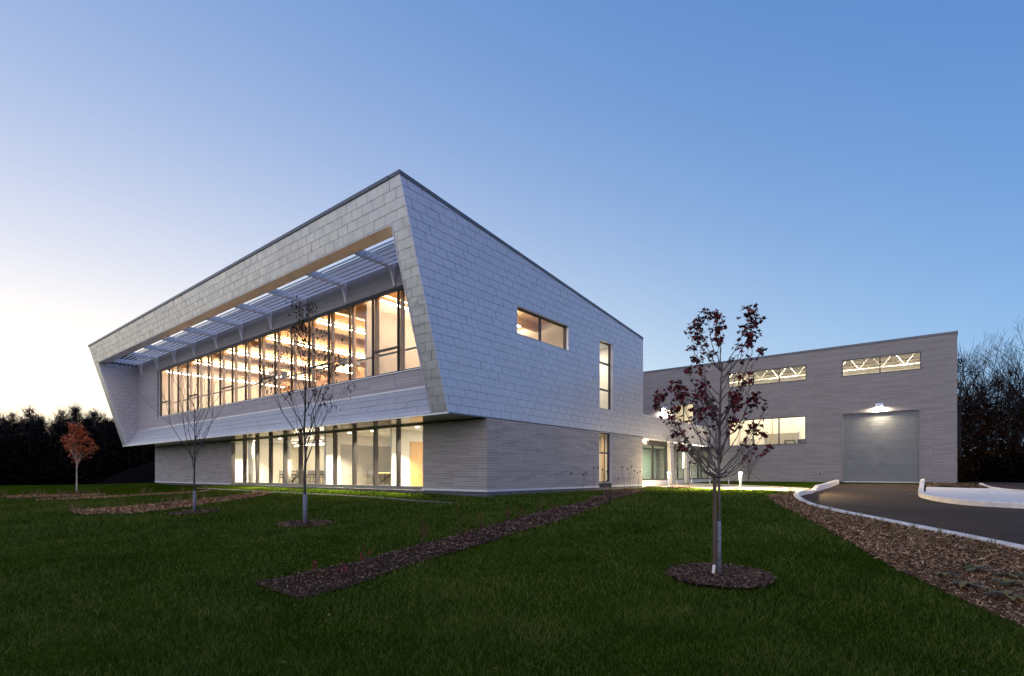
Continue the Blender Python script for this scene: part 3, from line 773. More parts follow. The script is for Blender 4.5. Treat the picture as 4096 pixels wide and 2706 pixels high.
# downlights in the ground floor ceilings
def downlight(x, y, z, p, label, group, col=(1,.83,.6), spread=PI):
    t = thing('downlight', label, 'light', (x, y, z), group)
    b = MB(); b.lathe([(.10,-.012),(.11,-.008),(.11,-.001)], (x, y, z), 14); obj('trim_ring', b, M['white_metal'], t)
    b = MB(); b.lathe([(.075,-.02),(.085,-.0125)], (x, y, z), 14); obj('lens', b, M['lamp_white'], t)
    l = bpy.data.lights.new('downlight_lamp', 'AREA'); l.shape = 'DISK'; l.size = .16; l.energy = p; l.color = col; l.spread = spread
    o = bpy.data.objects.new('downlight_lamp', l); o.location = (x, y, z-.03); COL.objects.link(o); o.parent = t; o.matrix_parent_inverse = Matrix.Translation(-t.location)
    return t
for x_ in (-5.2,-8.6,-10.6,-14.5,-18,-21.5):
    downlight(x_, .95, 2.868, 760, 'round recessed downlight just inside the ground floor glass', 'recessed downlights along the ground floor glass', (1,.83,.6), 2.0)
for x_ in (-9.6,-14.5,-18.2,-21.5):
    downlight(x_, 3.8, 2.868, 85, 'round recessed downlight deeper in the ground floor rooms', 'recessed downlights deep in the ground floor rooms')
downlight(-4.5, 3.2, 2.868, 200, 'recessed downlight in front of the wooden door', None)
downlight(-2.0, 9.5, 2.868, 160, 'recessed downlight behind the lower tall side window', None)
downlight(-1.6, 10.0, 7.9, 160, 'recessed downlight behind the upper tall side window', None, (1,.9,.75))
b = MB(); b.box(-4.2, -.3, 8.46, 11.6, 7.9, 7.98); obj('ceiling', b, M['ceiling'], BLD)
# suspended dark panels with a light edge over the long table
for i_, x_ in enumerate((-15.4,-18.2)):
    t = thing('panel_light', 'long dark ceiling panel light with lit edge, %s' % ('right of two over the long table' if i_ == 0 else 'left of two near the white column'), 'light', (x_, 3., 2.55), 'panel lights over the long table')
    b = MB(); b.box(x_-1.2, x_+1.2, 2.7, 3.3, 2.52, 2.70); obj('casing', b, M['grey_panel'], t)
    b = MB(); b.box(x_-1.2, x_+1.2, 2.66, 2.70, 2.50, 2.53); obj('light_edge', b, M['lamp_white'], t)
    b = MB()
    for dx in (-1, 1): b.tube([(x_+dx, 3, 2.7), (x_+dx, 3, 2.87)], .005, 4)
    obj('hanger', b, M['dark'], t)
b = MB(); b.box(-18.6,-17.5,5.33,5.4,2.3,2.55); obj('vent_grille', b, M['grey_panel'], BLD)

# --- furniture on the ground floor
def make_chair():
    t = thing('meeting_chair', 'x', 'chair')
    b = MB(); b.box(-.24,.24,-.23,.23,.44,.485); obj('seat', b, M['black'], t)
    b = MB(); b.prism([(-.22,.22,.56),(.22,.22,.56),(.22,.27,.88),(-.22,.27,.88)], (0,.025,0)); obj('backrest', b, M['black'], t)
    for sx in (-1, 1):
        b = MB(); b.tube([(sx*.23,-.21,.44),(sx*.26,-.26,0)], .013, 6); obj('leg', b, M['black'], t)
        b = MB(); b.tube([(sx*.23,.25,.62),(sx*.23,.2,.44),(sx*.26,.27,0)], .013, 6); obj('leg', b, M['black'], t)
        b = MB(); b.tube([(sx*.25,-.2,.46),(sx*.26,-.18,.66),(sx*.25,.22,.68)], .014, 6); obj('armrest', b, M['black'], t)
    return t
ch0 = make_chair(); used = [0]
def put_chair(x, y, rz, label, group):
    c = ch0 if not used[0] else copy_tree(ch0); used[0] = 1
    c.location = (x, y, .0); c.rotation_euler = (0,0,rz); tag(c, label, 'chair', group)
    if group is None and 'group' in c: del c['group']
    return c
def table(x0, x1, y0, y1, label):
    t = thing('meeting_table', label, 'table', ((x0+x1)/2, (y0+y1)/2, 0))
    b = MB(); b.box(x0, x1, y0, y1, .71, .745); obj('tabletop', b, M['door_wood'], t)
    for x, ym in (((x0+.35, (y0+y1)/2), (x1-.35, (y0+y1)/2)) if x1-x0 > y1-y0 else (((x0+x1)/2, y0+.5), ((x0+x1)/2, y1-.5))):
        b = MB()
        b.tube([(x-.3, ym-.3, 0), (x+.3, ym+.3, .71)], .035, 6); b.tube([(x+.3, ym-.3, 0), (x-.3, ym+.3, .71)], .035, 6); obj('leg', b, M['black'], t)
table(-17.75, -16.75, 1.0, 5.0, 'long meeting table behind the ground floor glass by the white column')
for i in range(6):
    y_ = 1.25+i*.68
    put_chair(-16.35, y_, -PI/2+.15*(i % 3-1), 'black chair in the near row of the long meeting table', 'chairs at the long meeting table, near row')
    put_chair(-18.15, y_+.1, PI/2, 'black chair in the far row of the long meeting table', 'chairs at the long meeting table, far row')
table(-10.8, -9.3, 2.6, 3.6, 'small wooden table in front of the grey partition')
put_chair(-11.2, 2.9, PI/2, 'black chair at the left end of the small table', None)
put_chair(-10.1, 2.2, PI+.2, 'black chair on the near side of the small table', None)
put_chair(-8.9, 3.1, -PI/2, 'black chair at the right end of the small table', None)
put_chair(-10.1, 4.0, 0, 'black chair on the far side of the small table', None)
# ================================================================== glazed link between the buildings
b = MB(); b.box(-6.0, -.05, YE+.02, 27.2, 3.9, 4.05); b.box(-.16, -.004, YE+.02, 27.2, 2.84, 4.13); obj('link_roof', b, M['gap'], BLD)
b = MB(); b.box(-.25, .03, YE+.03, 27.24, 4.13, 4.22); obj('coping', b, M['trim'], BLD)
b = MB(); b.box(-.9, -.165, YE+.03, 27.2, 2.80, 2.838); b.box(-.165,.005,YE+.03,27.2,2.79,2.838); obj('link_soffit', b, M['fascia'], BLD)
b = MB(); b.box(-.62, -.40, YE+.03, 27.2, 2.46, 2.80); b.box(-.58,-.42,YE+.03,27.2,.26,.34); b.box(-.58,-.42,27.02,27.2,.34,2.46); LG = obj('window', b, M['frame'], BLD)
b = MB(); b.box(-.72, -.36, YE+.03, 27.2, -.2, .26); obj('plinth', b, M['concrete'], BLD)
LY = [14.44+2.06*k for k in range(6)]+[25.4]
for y in LY: b = MB(); b.box(-.56, -.44, y-.03, y+.03, .34, 2.46); obj('mullion', b, M['frame'], LG)
for a, c in zip([YE+.04]+LY, LY+[27.02]):
    b = MB(); b.box(-.505, -.495, a+.031, c-.031, .34, 2.46); obj('pane', b, M['glass_green'], LG)
b = MB(); b.box(-5.0, -4.9, YE, 27.2, -.05, 3.9); obj('inner_wall', b, plain('greenish_wall', (.50,.55,.48), .6, 0, .05), BLD)
b = MB(); b.box(-4.9, -.6, YE, 27.2, -.06, 0.0); obj('link_floor', b, M['carpet'], BLD)
b = MB(); b.box(-4.9, -.62, YE+.02, 27.2, 2.80, 2.86); obj('ceiling', b, M['ceiling'], BLD)
for yc, w0, w1 in ((18.9,.62,.40),(21.7,.66,.5)):
    b = MB(); lean = -.18 if yc < 20 else .12
    b.loft([(-.34,yc-w1/2,.0),(-.12,yc-w1/2,.0),(-.12,yc+w1/2,.0),(-.34,yc+w1/2,.0)], [(-.34,yc+lean-w0/2,2.79),(-.12,yc+lean-w0/2,2.79),(-.12,yc+lean+w0/2,2.79),(-.34,yc+lean+w0/2,2.79)])
    obj('slanted_column', b, M['column'], BLD)
for i, y_ in enumerate((15.9,24.6)):
    t = thing('vertical_light', 'tall vertical light panel in the entrance hall, %s' % ('next to the main building' if i == 0 else 'next to the workshop'), 'light', (-1.5, y_, 1.0), 'vertical light panels of the hall')
    b = MB(); b.box(-1.56,-1.50,y_-.2,y_+.2,1.1,2.4); obj('diffuser', b, M.setdefault('lamp_soft', emit('soft_light', (1,.9,.74), 5)), t)
    b = MB(); b.box(-1.60,-1.562,y_-.24,y_+.24,1.06,2.44); b.box(-1.6,-1.56,y_-.03,y_+.03,0,1.06); obj('casing', b, M['frame_light'], t)
for y_ in (16.5,20.6,24.6): downlight(-2.6, y_, 2.798, 200, 'recessed downlight in the entrance hall ceiling', 'entrance hall downlights', (1,.9,.72))
for i, y_ in enumerate((15.2,19.9,24.2)):
    downlight(-.55 if i else -.3, y_, 2.798, 75, ['recessed downlight in the canopy soffit beside the brick corner', 'recessed downlight in the canopy soffit above the slanted columns', 'recessed downlight in the canopy soffit near the workshop wall'][i], 'canopy soffit downlights')
t = thing('strip_light', 'thin lit strip along the edge of the entrance canopy', 'light', (-.2, 18, 2.78))
b = MB(); b.box(-.20, -.17, 18.2, 25.5, 2.765, 2.788); obj('diffuser', b, M['lamp_soft'], t)

# ================================================================== workshop building
Y2 = 27.26; X2 = 14.64; ZT = 9.40
WS = thing('workshop_building', 'long grey brick workshop with lit windows and an overhead door', 'building', (4, 34, 0))
FR_2 = Frame((0,Y2,0), (1,0,0), (0,0,1))
H2 = [(1.0,6.40,7.40,8.50),(1.0,6.36,2.82,4.83),(8.55,12.88,7.37,8.51),(8.55,12.87,.0,4.87),(-3.4,-1.75,4.25,6.42)]
B2 = Pieces(); brick_plane(FR_2, -8.0, X2, .10, ZT, .3, B2, 1.1, .105, H2, .007, .02, .003)
B2.emit('brick', M['brick2'], WS, 300)
b = MB()
xs = sorted({-8.0, X2-.02, *[h[0] for h in H2], *[h[1] for h in H2]})
for a, c in zip(xs, xs[1:]):
    z = -.5
    for h in sorted([h for h in H2 if h[0] <= a+1e-6 and h[1] >= c-1e-6], key=lambda h: h[2]):
        if h[2] > z: b.box(a, c, Y2+.012, Y2+.3, z, h[2])
        z = max(z, h[3])
    b.box(a, c, Y2+.012, Y2+.3, z, ZT)
b.box(X2-.3, X2, Y2+.3, 46, -.5, ZT)
obj('wall', b, M['gap'], WS)
b = MB(); b.box(X2-.02, X2+.004, Y2+.0, 46, .1, ZT); obj('side_wall', b, M['brick2'], WS)
for i in range(6):
    w = (X2+.04+8)/6; b = MB(); b.box(-8+i*w+.003, -8+(i+1)*w-.003, Y2-.04, Y2+.35, ZT-.02, ZT+.12); obj('coping', b, M['coping'], WS)
b = MB(); b.box(X2-.3, X2+.04, Y2+.35, 46, ZT-.02, ZT+.12); obj('coping', b, M['coping'], WS)
b = MB(); b.box(12.9, X2-.05, Y2+.02, Y2+.2, -.5, .1); b.box(-8, 8.5, Y2+.02, Y2+.2, -.5, .1); obj('foundation', b, M['found'], WS)
def ws_window(x0, x1, z0, z1, mull, mat='glass'):
    b = MB(); f = .055; d = Y2-.012
    b.box(x0, x1, d, Y2+.16, z0, z0+f); b.box(x0, x1, d, Y2+.16, z1-f, z1); b.box(x0, x0+f, d, Y2+.16, z0+f, z1-f); b.box(x1-f, x1, d, Y2+.16, z0+f, z1-f)
    W = obj('window', b, M['dark'], WS); ms = [x0+f]+list(mull)+[x1-f]
    for x in mull: bb = MB(); bb.box(x-.035, x+.035, d+.01, Y2+.15, z0+f, z1-f); obj('mullion', bb, M['dark'], W)
    for i, (a, c) in enumerate(zip(ms, ms[1:])):
        bb = MB(); bb.box(a+(.036 if i else 0), c-(.036 if i < len(ms)-2 else 0), Y2+.06, Y2+.068, z0+f, z1-f); obj('pane', bb, M[mat], W)
ws_window(1.0, 6.40, 7.40, 8.50, (2.82,4.60)); ws_window(1.0, 6.36, 2.82, 4.83, (2.80,4.58)); ws_window(8.55, 12.88, 7.37, 8.51, (10.72,))
ws_window(-3.4, -1.75, 4.25, 6.42, (-2.6,))
# overhead door: ribbed slats in a steel frame
b = MB(); b.box(8.55, 8.63, Y2-.03, Y2+.3, .1, 4.87); b.box(12.79, 12.87, Y2-.03, Y2+.3, .1, 4.87); b.box(8.63, 12.79, Y2-.03, Y2+.3, 4.79, 4.87); OD = obj('overhead_door', b, M['door_frame'], WS)
nsl = 44; zz = .16
for i in range(nsl):
    h = (4.79-zz)/nsl; z0 = zz+i*h; g = .016 if i % 5 == 0 else .006
    b = MB(); b.prism([(8.635,Y2+.10,z0+g),(8.635,Y2+.14,z0+g),(8.635,Y2+.14,z0+h),(8.635,Y2+.115,z0+h)], (4.15,0,0)); obj('door_slat', b, M.setdefault('door_grey', plain('grey_door', (.155,.16,.155), .45, .3, .12, 1.5)), OD)
b = MB(); b.box(8.63, 12.79, Y2+.145, Y2+.17, .1, 4.8); obj('backing', b, M['dark'], OD)
b = MB(); b.box(8.63, 12.79, Y2+.05, Y2+.143, .10, .158); obj('bottom_seal', b, M['trim'], OD)
b = MB(); b.box(7.16, 7.33, Y2-.04, Y2, .58, .78); ob_ = obj('outlet_box', b, M['steel'], WS)
b = MB(); b.box(7.18, 7.31, Y2-.048, Y2-.04, .60, .76); obj('cover', b, M['dark'], ob_)
# lamp above the overhead door
t = thing('wall_lamp', 'bright wall lamp above the overhead door', 'lamp', (10.69, Y2, 5.2))
b = MB(); b.prism([(10.47,Y2-.01,5.13),(10.47,Y2-.01,5.36),(10.47,Y2-.10,5.36),(10.47,Y2-.22,5.22),(10.47,Y2-.22,5.13)], (.44,0,0)); obj('housing', b, M['white_metal'], t)
b = MB(); b.box(10.51,10.87,Y2-.20,Y2-.03,5.105,5.128); obj('lens', b, M.setdefault('lamp_hot', emit('hot_light', (1,.88,.7), 60)), t)
def area_under(t, loc, sx, sy, p, col, rot=(0,0,0), spread=PI):
    l = bpy.data.lights.new(t.name+'_lamp', 'AREA'); l.shape = 'RECTANGLE'; l.size = sx; l.size_y = sy; l.energy = p; l.color = col; l.spread = spread
    o = bpy.data.objects.new(t.name+'_lamp', l); o.location = loc; o.rotation_euler = rot; COL.objects.link(o); o.parent = t; o.matrix_parent_inverse = Matrix.Translation(-t.location); return o
area_under(t, (10.69, Y2-.12, 5.095), .36, .16, 330, (1,.84,.62))
# lamp by the roof-terrace door
t = thing('wall_lamp', 'bright wall lamp left of the door on the link roof, behind the maple', 'lamp', (-4.18, Y2, 6.15))
b = MB(); b.prism([(-4.40,Y2-.01,6.05),(-4.40,Y2-.01,6.32),(-4.40,Y2-.10,6.32),(-4.40,Y2-.22,6.16),(-4.40,Y2-.22,6.05)], (.44,0,0)); obj('housing', b, M['white_metal'], t)
b = MB(); b.box(-4.36,-4.0,Y2-.235,Y2-.03,6.02,6.046); b.box(-4.36,-4.0,Y2-.24,Y2-.222,6.05,6.15); obj('lens', b, M['lamp_hot'], t)
area_under(t, (-4.18, Y2-.14, 6.0), .36, .16, 260, (1,.88,.72))
t = thing('glass_railing', 'low glass railing on the link roof beside the lit door', 'railing', (-.7, 26.6, 4.1))
for i in range(3):
    b = MB(); b.box(-.72,-.70,24.0+i*1.05,24.98+i*1.05,4.15,4.95); obj('glass_panel', b, M['glass'], t)
    b = MB(); b.box(-.735,-.685,23.97+i*1.05,24.0+i*1.05,4.05,5.0); obj('post', b, M['steel'], t)
b = MB(); b.box(-.735,-.685,23.97,27.2,4.96,5.0); obj('handrail', b, M['steel'], t)
# inside the workshop
b = MB(); b.box(-8, X2-.3, 38, 38.2, 0, 9.3); b.box(-8.1,-8,Y2+.3,38.2,0,9.3); b.box(X2-.4,X2-.301,Y2+.3,38,0,9.3); obj('inner_wall', b, M['white_wall'], WS)
b = MB(); b.box(-8, X2-.3, Y2+.3, 38, 9.18, 9.3); obj('roof_deck', b, M['ceiling'], WS)
b = MB(); b.box(-8, X2-.3, Y2+.3, 38, -.05, .08); obj('workshop_floor', b, M['concrete'], WS)
for k in range(12):
    b = MB(); b.box(-8, X2-.4, Y2+.6+k*.9, Y2+.68+k*.9, 9.08, 9.18); obj('roof_rib', b, M['beige_wall'], WS)
for y_ in (29.0,31.3,33.6,35.9):
    b = MB(); b.tube([(-7.9,y_,8.98),(X2-.45,y_,8.98)], .045, 6); b.tube([(-7.9,y_,8.05),(X2-.45,y_,8.05)], .04, 6)
    x = -7.5
    while x < X2-1.2: b.tube([(x,y_,8.05),(x+.65,y_,8.98)], .022, 5); b.tube([(x+.65,y_,8.98),(x+1.3,y_,8.05)], .022, 5); x += 1.3
    obj('roof_truss', b, M['white_wall'], WS)
b = MB(); b.tube([(-6,33,8.45),(X2-.6,33,8.45)], .3, 14); obj('air_duct', b, M['white_wall'], WS, True)
b = MB(); b.box(1.2,3.9,37.9,37.99,0,4.4); GD = obj('inner_door', b, M['grey_panel'], WS)
b = MB(); b.box(1.2,3.9,37.86,37.9,3.1,3.16); b.box(1.1,1.2,37.86,37.99,0,4.5); b.box(3.9,4.0,37.86,37.99,0,4.5); obj('rail', b, M['steel'], GD)
for i, x_ in enumerate((-3.5,.5,4.5,8.5,12.)):
  for j, (y_, zl) in enumerate(((28.2,8.96),(36.6,8.70))):
    t = thing('high_bay_light', 'linear light under the workshop roof trusses', 'light', (x_, y_, zl), 'workshop roof lights')
    b = MB(); b.box(x_-.8,x_+.8,y_-.14,y_+.14,zl+.04,zl+.10); obj('housing', b, M['white_metal'], t)
    b = MB(); b.box(x_-.78,x_+.78,y_-.12,y_+.12,zl+.01,zl+.038); obj('diffuser', b, M['lamp_soft'], t)
    if j: area_under(t, (x_, y_, zl+.11), 1.5, .22, 260, (1,.86,.66), (PI,0,0))
    area_under(t, (x_, y_, zl), 1.5, .22, 340, (1,.84,.62))
t = thing('storage_rack', 'tall storage rack standing behind the lower workshop window', 'rack', (3.7, 28.6, .08))
for x_ in (1.3,3.7,6.2):
    for y_ in (28.2,29.1): b = MB(); b.box(x_-.04,x_+.04,y_-.04,y_+.04,.08,2.86); obj('upright', b, M['dark'], t)
for z_ in (.9,2.80): b = MB(); b.box(1.2,6.3,28.15,29.15,z_,z_+.06); obj('shelf', b, M['steel'], t)
def slat_crate(x0,x1,y0,y1,z0,z1,label):
    t = thing('mesh_crate', label, 'crate', ((x0+x1)/2,(y0+y1)/2,z0))
    b = MB(); b.box(x0,x1,y0,y1,z0,z0+.03); obj('base', b, M['black'], t)
    for k in range(9):
        x = x0+(x1-x0)*k/8; b = MB(); b.box(x-.012,x+.012,y0,y0+.02,z0+.03,z1-.03); obj('slat', b, M['black'], t)
    b = MB(); b.box(x0-.01,x1+.01,y0-.01,y0+.03,z1-.03,z1); b.box(x0-.01,x1+.01,y1-.03,y1+.01,z1-.03,z1); b.box(x0-.01,x0+.02,y0,y1,z0+.03,z1); b.box(x1-.02,x1+.01,y0,y1,z0+.03,z1); obj('rim', b, M['black'], t)
slat_crate(1.9,2.5,28.3,28.9,2.862,3.36,'black mesh crate in the left pane of the lower workshop window')
slat_crate(4.75,5.4,28.3,28.9,2.862,3.20,'low black mesh crate in the right pane of the lower workshop window')
t = thing('tool_case', 'dark closed case on the rack at the right end of the lower workshop window', 'case', (6.0,28.6,2.76))
b = MB(); b.prism([(5.62,28.3,2.862),(6.28,28.3,2.862),(6.28,28.3,3.19),(6.24,28.3,3.23),(5.66,28.3,3.23),(5.62,28.3,3.19)], (0,.5,0)); obj('body', b, M['black'], t)
b = MB(); b.tube([(5.9,28.29,3.05),(5.9,28.24,3.07),(6.1,28.24,3.07),(6.1,28.29,3.05)], .012, 6); obj('handle', b, M['steel'], t)
t = thing('gantry_frame', 'pale lifting frame behind the left pane of the lower workshop window', 'frame', (2.0,31,.08))
b = MB(); b.tube([(-.1,31,.08),(1.2,31,5.6)], .06, 6); b.tube([(2.6,31,.08),(1.3,31,5.6)], .06, 6); obj('leg', b, M['white_wall'], t)
b = MB(); b.box(.2,4.4,30.9,31.1,5.6,5.8); obj('beam', b, M['white_wall'], t)
b = MB(); b.tube([(3.3,31,5.6),(3.3,31,3.0)], .03, 6); obj('hoist', b, M['door_wood'], t)

# ================================================================== right-hand island
ISL = [(13.2,21.4),(13.25,15.2),(13.65,12.7),(14.22,11.35),(14.9,10.6),(15.7,10.32),(16.6,10.5),(19,11.4),(24,13.7),(30,17),(22,18.2),(18.2,18.9),(16.8,19.6),(16.1,21.2),(15.9,22.0)]
sheet('island_paving', ISL, M['kerb'], .03, .6)
kerb('kerb', smooth_line([(12.98,26.9),(12.98,24),(13.0,21.5),(13.12,15.2),(13.5,12.65),(14.12,11.25),(14.85,10.5),(15.65,10.2),(16.6,10.38),(19,11.28),(24,13.58),(34,18.4)], 6), .22, -.35, lambda t: .26 if t < .12 else .07, M['kerb'])
BED_I = [(13.2,21.5),(15.8,22.1),(15.6,26.9),(13.1,26.9)]
sheet('mulch_bed', BED_I, M['mulch'], .05, .4, bumpy=.01)
kerb('kerb', smooth_line([(15.72,27.0),(15.8,24.2),(16.0,22.1),(16.5,20.4),(17.4,19.6),(18.4,19.2),(22,18.5),(30,17.3)], 5), .2, -.2, .09, M['kerb'])
sheet('parking_area', [(16.1,22.3),(16.6,20.5),(17.5,19.75),(18.5,19.35),(22,18.65),(30,17.5),(60,32),(60,70),(15.9,70),(15.82,27)], M['asphalt'], .012, 1.5)
b = MB(); g_ = gz(13.0,17.2); b.box(12.55,12.95,16.9,17.6,g_-.13,g_-.118); o_ = obj('drain_grate', b, M['dark']); tag(o_, 'dark square drain grate in the asphalt beside the island kerb', 'drain')
# ================================================================== small things outside
def bollard(x, y, label, p, down=False):
    g = gz(x, y); t = thing('bollard_light', label, 'bollard light', (x, y, g), 'bollard lights beside the path')
    b = MB(); b.loft([(x-.05,y-.035,g-.05),(x+.05,y-.035,g-.05),(x+.05,y+.035,g-.05),(x-.05,y+.035,g-.05)], [(x-.045,y-.03,g+.30),(x+.045,y-.03,g+.30),(x+.045,y+.03,g+.30),(x-.045,y+.03,g+.30)]); obj('stem', b, M['white_metal'], t)
    ax = Vector((.78,-.63,0)); 
    for s in (-1, 1):
        c0 = Vector((x,y,g+.28))+ax*s*.022; c1 = Vector((x,y,g+.84))+ax*s*.085; w = ax*.022; d = Vector((.63,.78,0))*.035
        b = MB(); b.loft([c0-w-d,c0+w-d,c0+w+d,c0-w+d],[c1-w-d,c1+w-d,c1+w+d,c1-w+d]); obj('arm', b, M['white_metal'], t)
        c0 = c0-ax*s*.026; c1 = c1-ax*s*.026; w = ax*.003; d = d*.8
        b = MB(); b.loft([c0-w-d,c0+w-d,c0+w+d,c0-w+d],[c1-w-d,c1+w-d,c1+w+d,c1-w+d]); obj('light_strip', b, M['lamp_soft'], t)
    c = Vector((x,y,g+.845)); w = ax*.107; d = Vector((.63,.78,0))*.037
    b = MB(); b.loft([c-w-d,c+w-d,c+w+d,c-w+d],[v+Vector((0,0,.025)) for v in (c-w-d,c+w-d,c+w+d,c-w+d)]); obj('cap', b, M['lamp_white'], t)
    l = bpy.data.lights.new('bollard_lamp', 'SPOT' if down else 'POINT'); l.energy = p; l.color = (1,.79,.46); l.shadow_soft_size = .06
    if down: l.spot_size = math.radians(171); l.spot_blend = .35
    o = bpy.data.objects.new('bollard_lamp', l); o.location = (x, y, g+.97); COL.objects.link(o); o.parent = t; o.matrix_parent_inverse = Matrix.Translation(-t.location)
bollard(5.95, 12.55, 'lit bollard light on the lawn edge right of the maple trunk', 8500, True)
bollard(.95, 15.6, 'lit bollard light near the slanted entrance columns, left of the young birch', 420)
def bike_rack(x, y, i):
    g = gz(x, y); t = thing('bike_rack', ['bike rack hoop nearest the slanted columns, beside the birch', 'second bike rack hoop from the slanted columns', 'third bike rack hoop from the slanted columns, left of the maple trunk', 'bike rack hoop right of the maple trunk'][i], 'bike rack', (x, y, g), 'bike racks along the path')
    ax = Vector((.80,-.60,0)); P = lambda u, z: tuple(Vector((x,y,g+z))+ax*u)
    b = MB(); b.tube([P(0,-.1),P(0,.34)], .032, 8); obj('post', b, M['steel'], t, True)
    b = MB(); b.tube([P(0,.32),P(-.10,.58),P(-.16,.80),P(-.15,1.0),P(-.13,1.04),P(.10,1.0),P(.15,.97),P(.15,.72),P(.10,.56),P(0,.32)], .022, 8); obj('hoop', b, M['steel'], t, True)
for i, (x_, y_) in enumerate(((-.05,19.0),(1.0,19.3),(2.2,19.3),(3.38,19.3))): bike_rack(x_, y_, i)

# ------------------------------------------------------------------ plants: materials
def leaf_mat(name, c0, c1, c2, rough=.6, patch=1.2, spec=.25):
    t = NT(name).set(c1, rough, 0, spec)
    g = t.N.new('ShaderNodeNewGeometry'); n = t.noise(patch, 3)
    f = t.math('ADD', t.math('MULTIPLY', g.outputs['Random Per Island'], .6), t.math('MULTIPLY', n, .4))
    t.col(t.ramp(f, [(.15, c0), (.5, c1), (.85, c2)]))
    return t.m
M['maple_leaf'] = leaf_mat('maple_leaf', (.030,.004,.005), (.095,.011,.012), (.20,.03,.022))
M['red_leaf'] = leaf_mat('orange_red_leaf', (.15,.030,.018), (.38,.085,.035), (.60,.22,.07))
M['shrub_leaf'] = leaf_mat('crimson_leaf', (.05,.006,.006), (.13,.014,.014), (.24,.03,.03))
M['locust_leaf'] = leaf_mat('olive_leaf', (.012,.009,.004), (.035,.024,.009), (.10,.065,.02))
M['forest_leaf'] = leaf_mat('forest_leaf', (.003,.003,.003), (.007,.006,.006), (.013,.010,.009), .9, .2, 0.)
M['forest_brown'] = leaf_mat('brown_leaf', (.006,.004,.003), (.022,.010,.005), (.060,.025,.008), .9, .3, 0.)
M['grass'] = leaf_mat('grass_blade', (.016,.036,.002), (.046,.086,.005), (.11,.145,.016), .8, .7)
def blade_mat():
    t = NT('grass_blade').set((.05,.09,.005), .9, 0, 0.)
    g = t.N.new('ShaderNodeNewGeometry'); n = t.noise(1.3, 5, rough=.6); n2 = t.noise(.25, 2)
    f = t.math('ADD', t.math('ADD', t.math('MULTIPLY', g.outputs['Random Per Island'], .34), t.math('MULTIPLY', n, .42)), t.math('MULTIPLY', n2, .24))
    t.col(t.ramp(f, [(.30, (.014,.032,.004)), (.45, (.046,.082,.012)), (.57, (.085,.118,.020)), (.74, (.16,.165,.045))])); return t.m
M['grass'] = blade_mat()
M['chip_lit'] = leaf_mat('pale_lit_wood_chip', (.05,.022,.010), (.26,.13,.055), (.72,.46,.24), .8, 5)  # fresher, paler mulch, with warm lamp light also put into the colour
M['dry_grass'] = leaf_mat('dry_grass', (.06,.04,.015), (.16,.105,.045), (.28,.20,.09), .7)
M['chip'] = leaf_mat('wood_chip', (.016,.008,.005), (.075,.038,.021), (.40,.25,.16), .8, 6)
M['dead_leaf'] = leaf_mat('fallen_leaf', (.07,.03,.015), (.16,.07,.03), (.32,.22,.12), .7)
M['hosta'] = leaf_mat('hosta_leaf', (.03,.036,.012), (.085,.08,.022), (.22,.15,.045), .6)
M['dry_leaf'] = leaf_mat('dry_hosta_leaf', (.05,.035,.012), (.14,.095,.03), (.30,.21,.08), .6)
def bark(name, c):
    t = NT(name).set(c, .85); n = t.noise(14, 5, vec=t.obpos(), stretch=(3,3,.5)); t.col(t.ramp(n, [(.3, shade(c,.55)), (.7, shade(c,1.25))])); t.bump(n, .5, .01); return t.m
M['bark'] = bark('grey_bark', (.115,.095,.08)); M['bark_dark'] = bark('dark_bark', (.045,.036,.032)); M['bark_white'] = bark('birch_bark', (.42,.38,.33)); M['bark_forest'] = bark('forest_bark', (.018,.014,.014))
M['stake'] = wood('stake_wood', (.10,.065,.04), (6,6,1), .8)

MAPLE = np.array([(0,-.5),(.12,-.15),(.48,-.28),(.34,.02),(.52,.22),(.2,.2),(0,.55),(-.2,.2),(-.52,.22),(-.34,.02),(-.48,-.28),(-.12,-.15)])
OVAL = np.array([(0,-.5),(.2,-.25),(.24,.05),(.12,.35),(0,.5),(-.12,.35),(-.24,.05),(-.2,-.25)])
QUAD = np.array([(-.5,-.5),(.5,-.5),(.5,.5),(-.5,.5)])
SLIM = np.array([(-.10,-.5),(.10,-.5),(.12,.1),(0,.5)])
def leaves(name, P, size, shape, m, parent=None, droop=.5, fold=.15, aspect=1.):
    P = np.asarray(P, float); n = len(P); k = len(shape)
    S = np.asarray(size, float)*np.ones(n)
    a = rng.uniform(0, 2*PI, n); tilt = np.clip(rng.normal(droop*PI/2, .5, n), 0, PI)
    # leaf axis points out and down, width axis horizontal
    out = np.stack([np.cos(a)*np.cos(tilt), np.sin(a)*np.cos(tilt), -np.sin(tilt)], 1)
    w = np.stack([-np.sin(a), np.cos(a), rng.normal(0, .35, n)], 1); w /= np.linalg.norm(w, axis=1)[:,None]
    nm = np.cross(out, w)
    V = P[:,None,:]+(w[:,None,:]*(shape[None,:,0,None]*aspect)+out[:,None,:]*(shape[None,:,1,None]+.5)+nm[:,None,:]*(np.abs(shape[None,:,0,None])*fold*2))*S[:,None,None]
    F = np.arange(n*k).reshape(n, k)
    return place(bpy.data.objects.new(name, fast_mesh(name, V.reshape(-1,3), F, m, k)), parent)

def limb(b, p0, p1, r0, r1, n=6, bow=.12, sag=None, seg=5, wob=.012):
    p0 = Vector(p0); p1 = Vector(p1); L = (p1-p0).length
    mid = (p0+p1)/2; side = (sag if sag is not None else Vector((0,0,-1)))*bow*L
    P = []
    for i in range(seg+1):
        t = i/seg; q = p0.lerp(p1, t)+side*4*t*(1-t)
        if 0 < i < seg: q += Vector((random.gauss(0,wob), random.gauss(0,wob), random.gauss(0,wob)))*min(1, L)
        P.append(q)
    b.tube(P, [r0+(r1-r0)*i/seg for i in range(seg+1)], n); return P

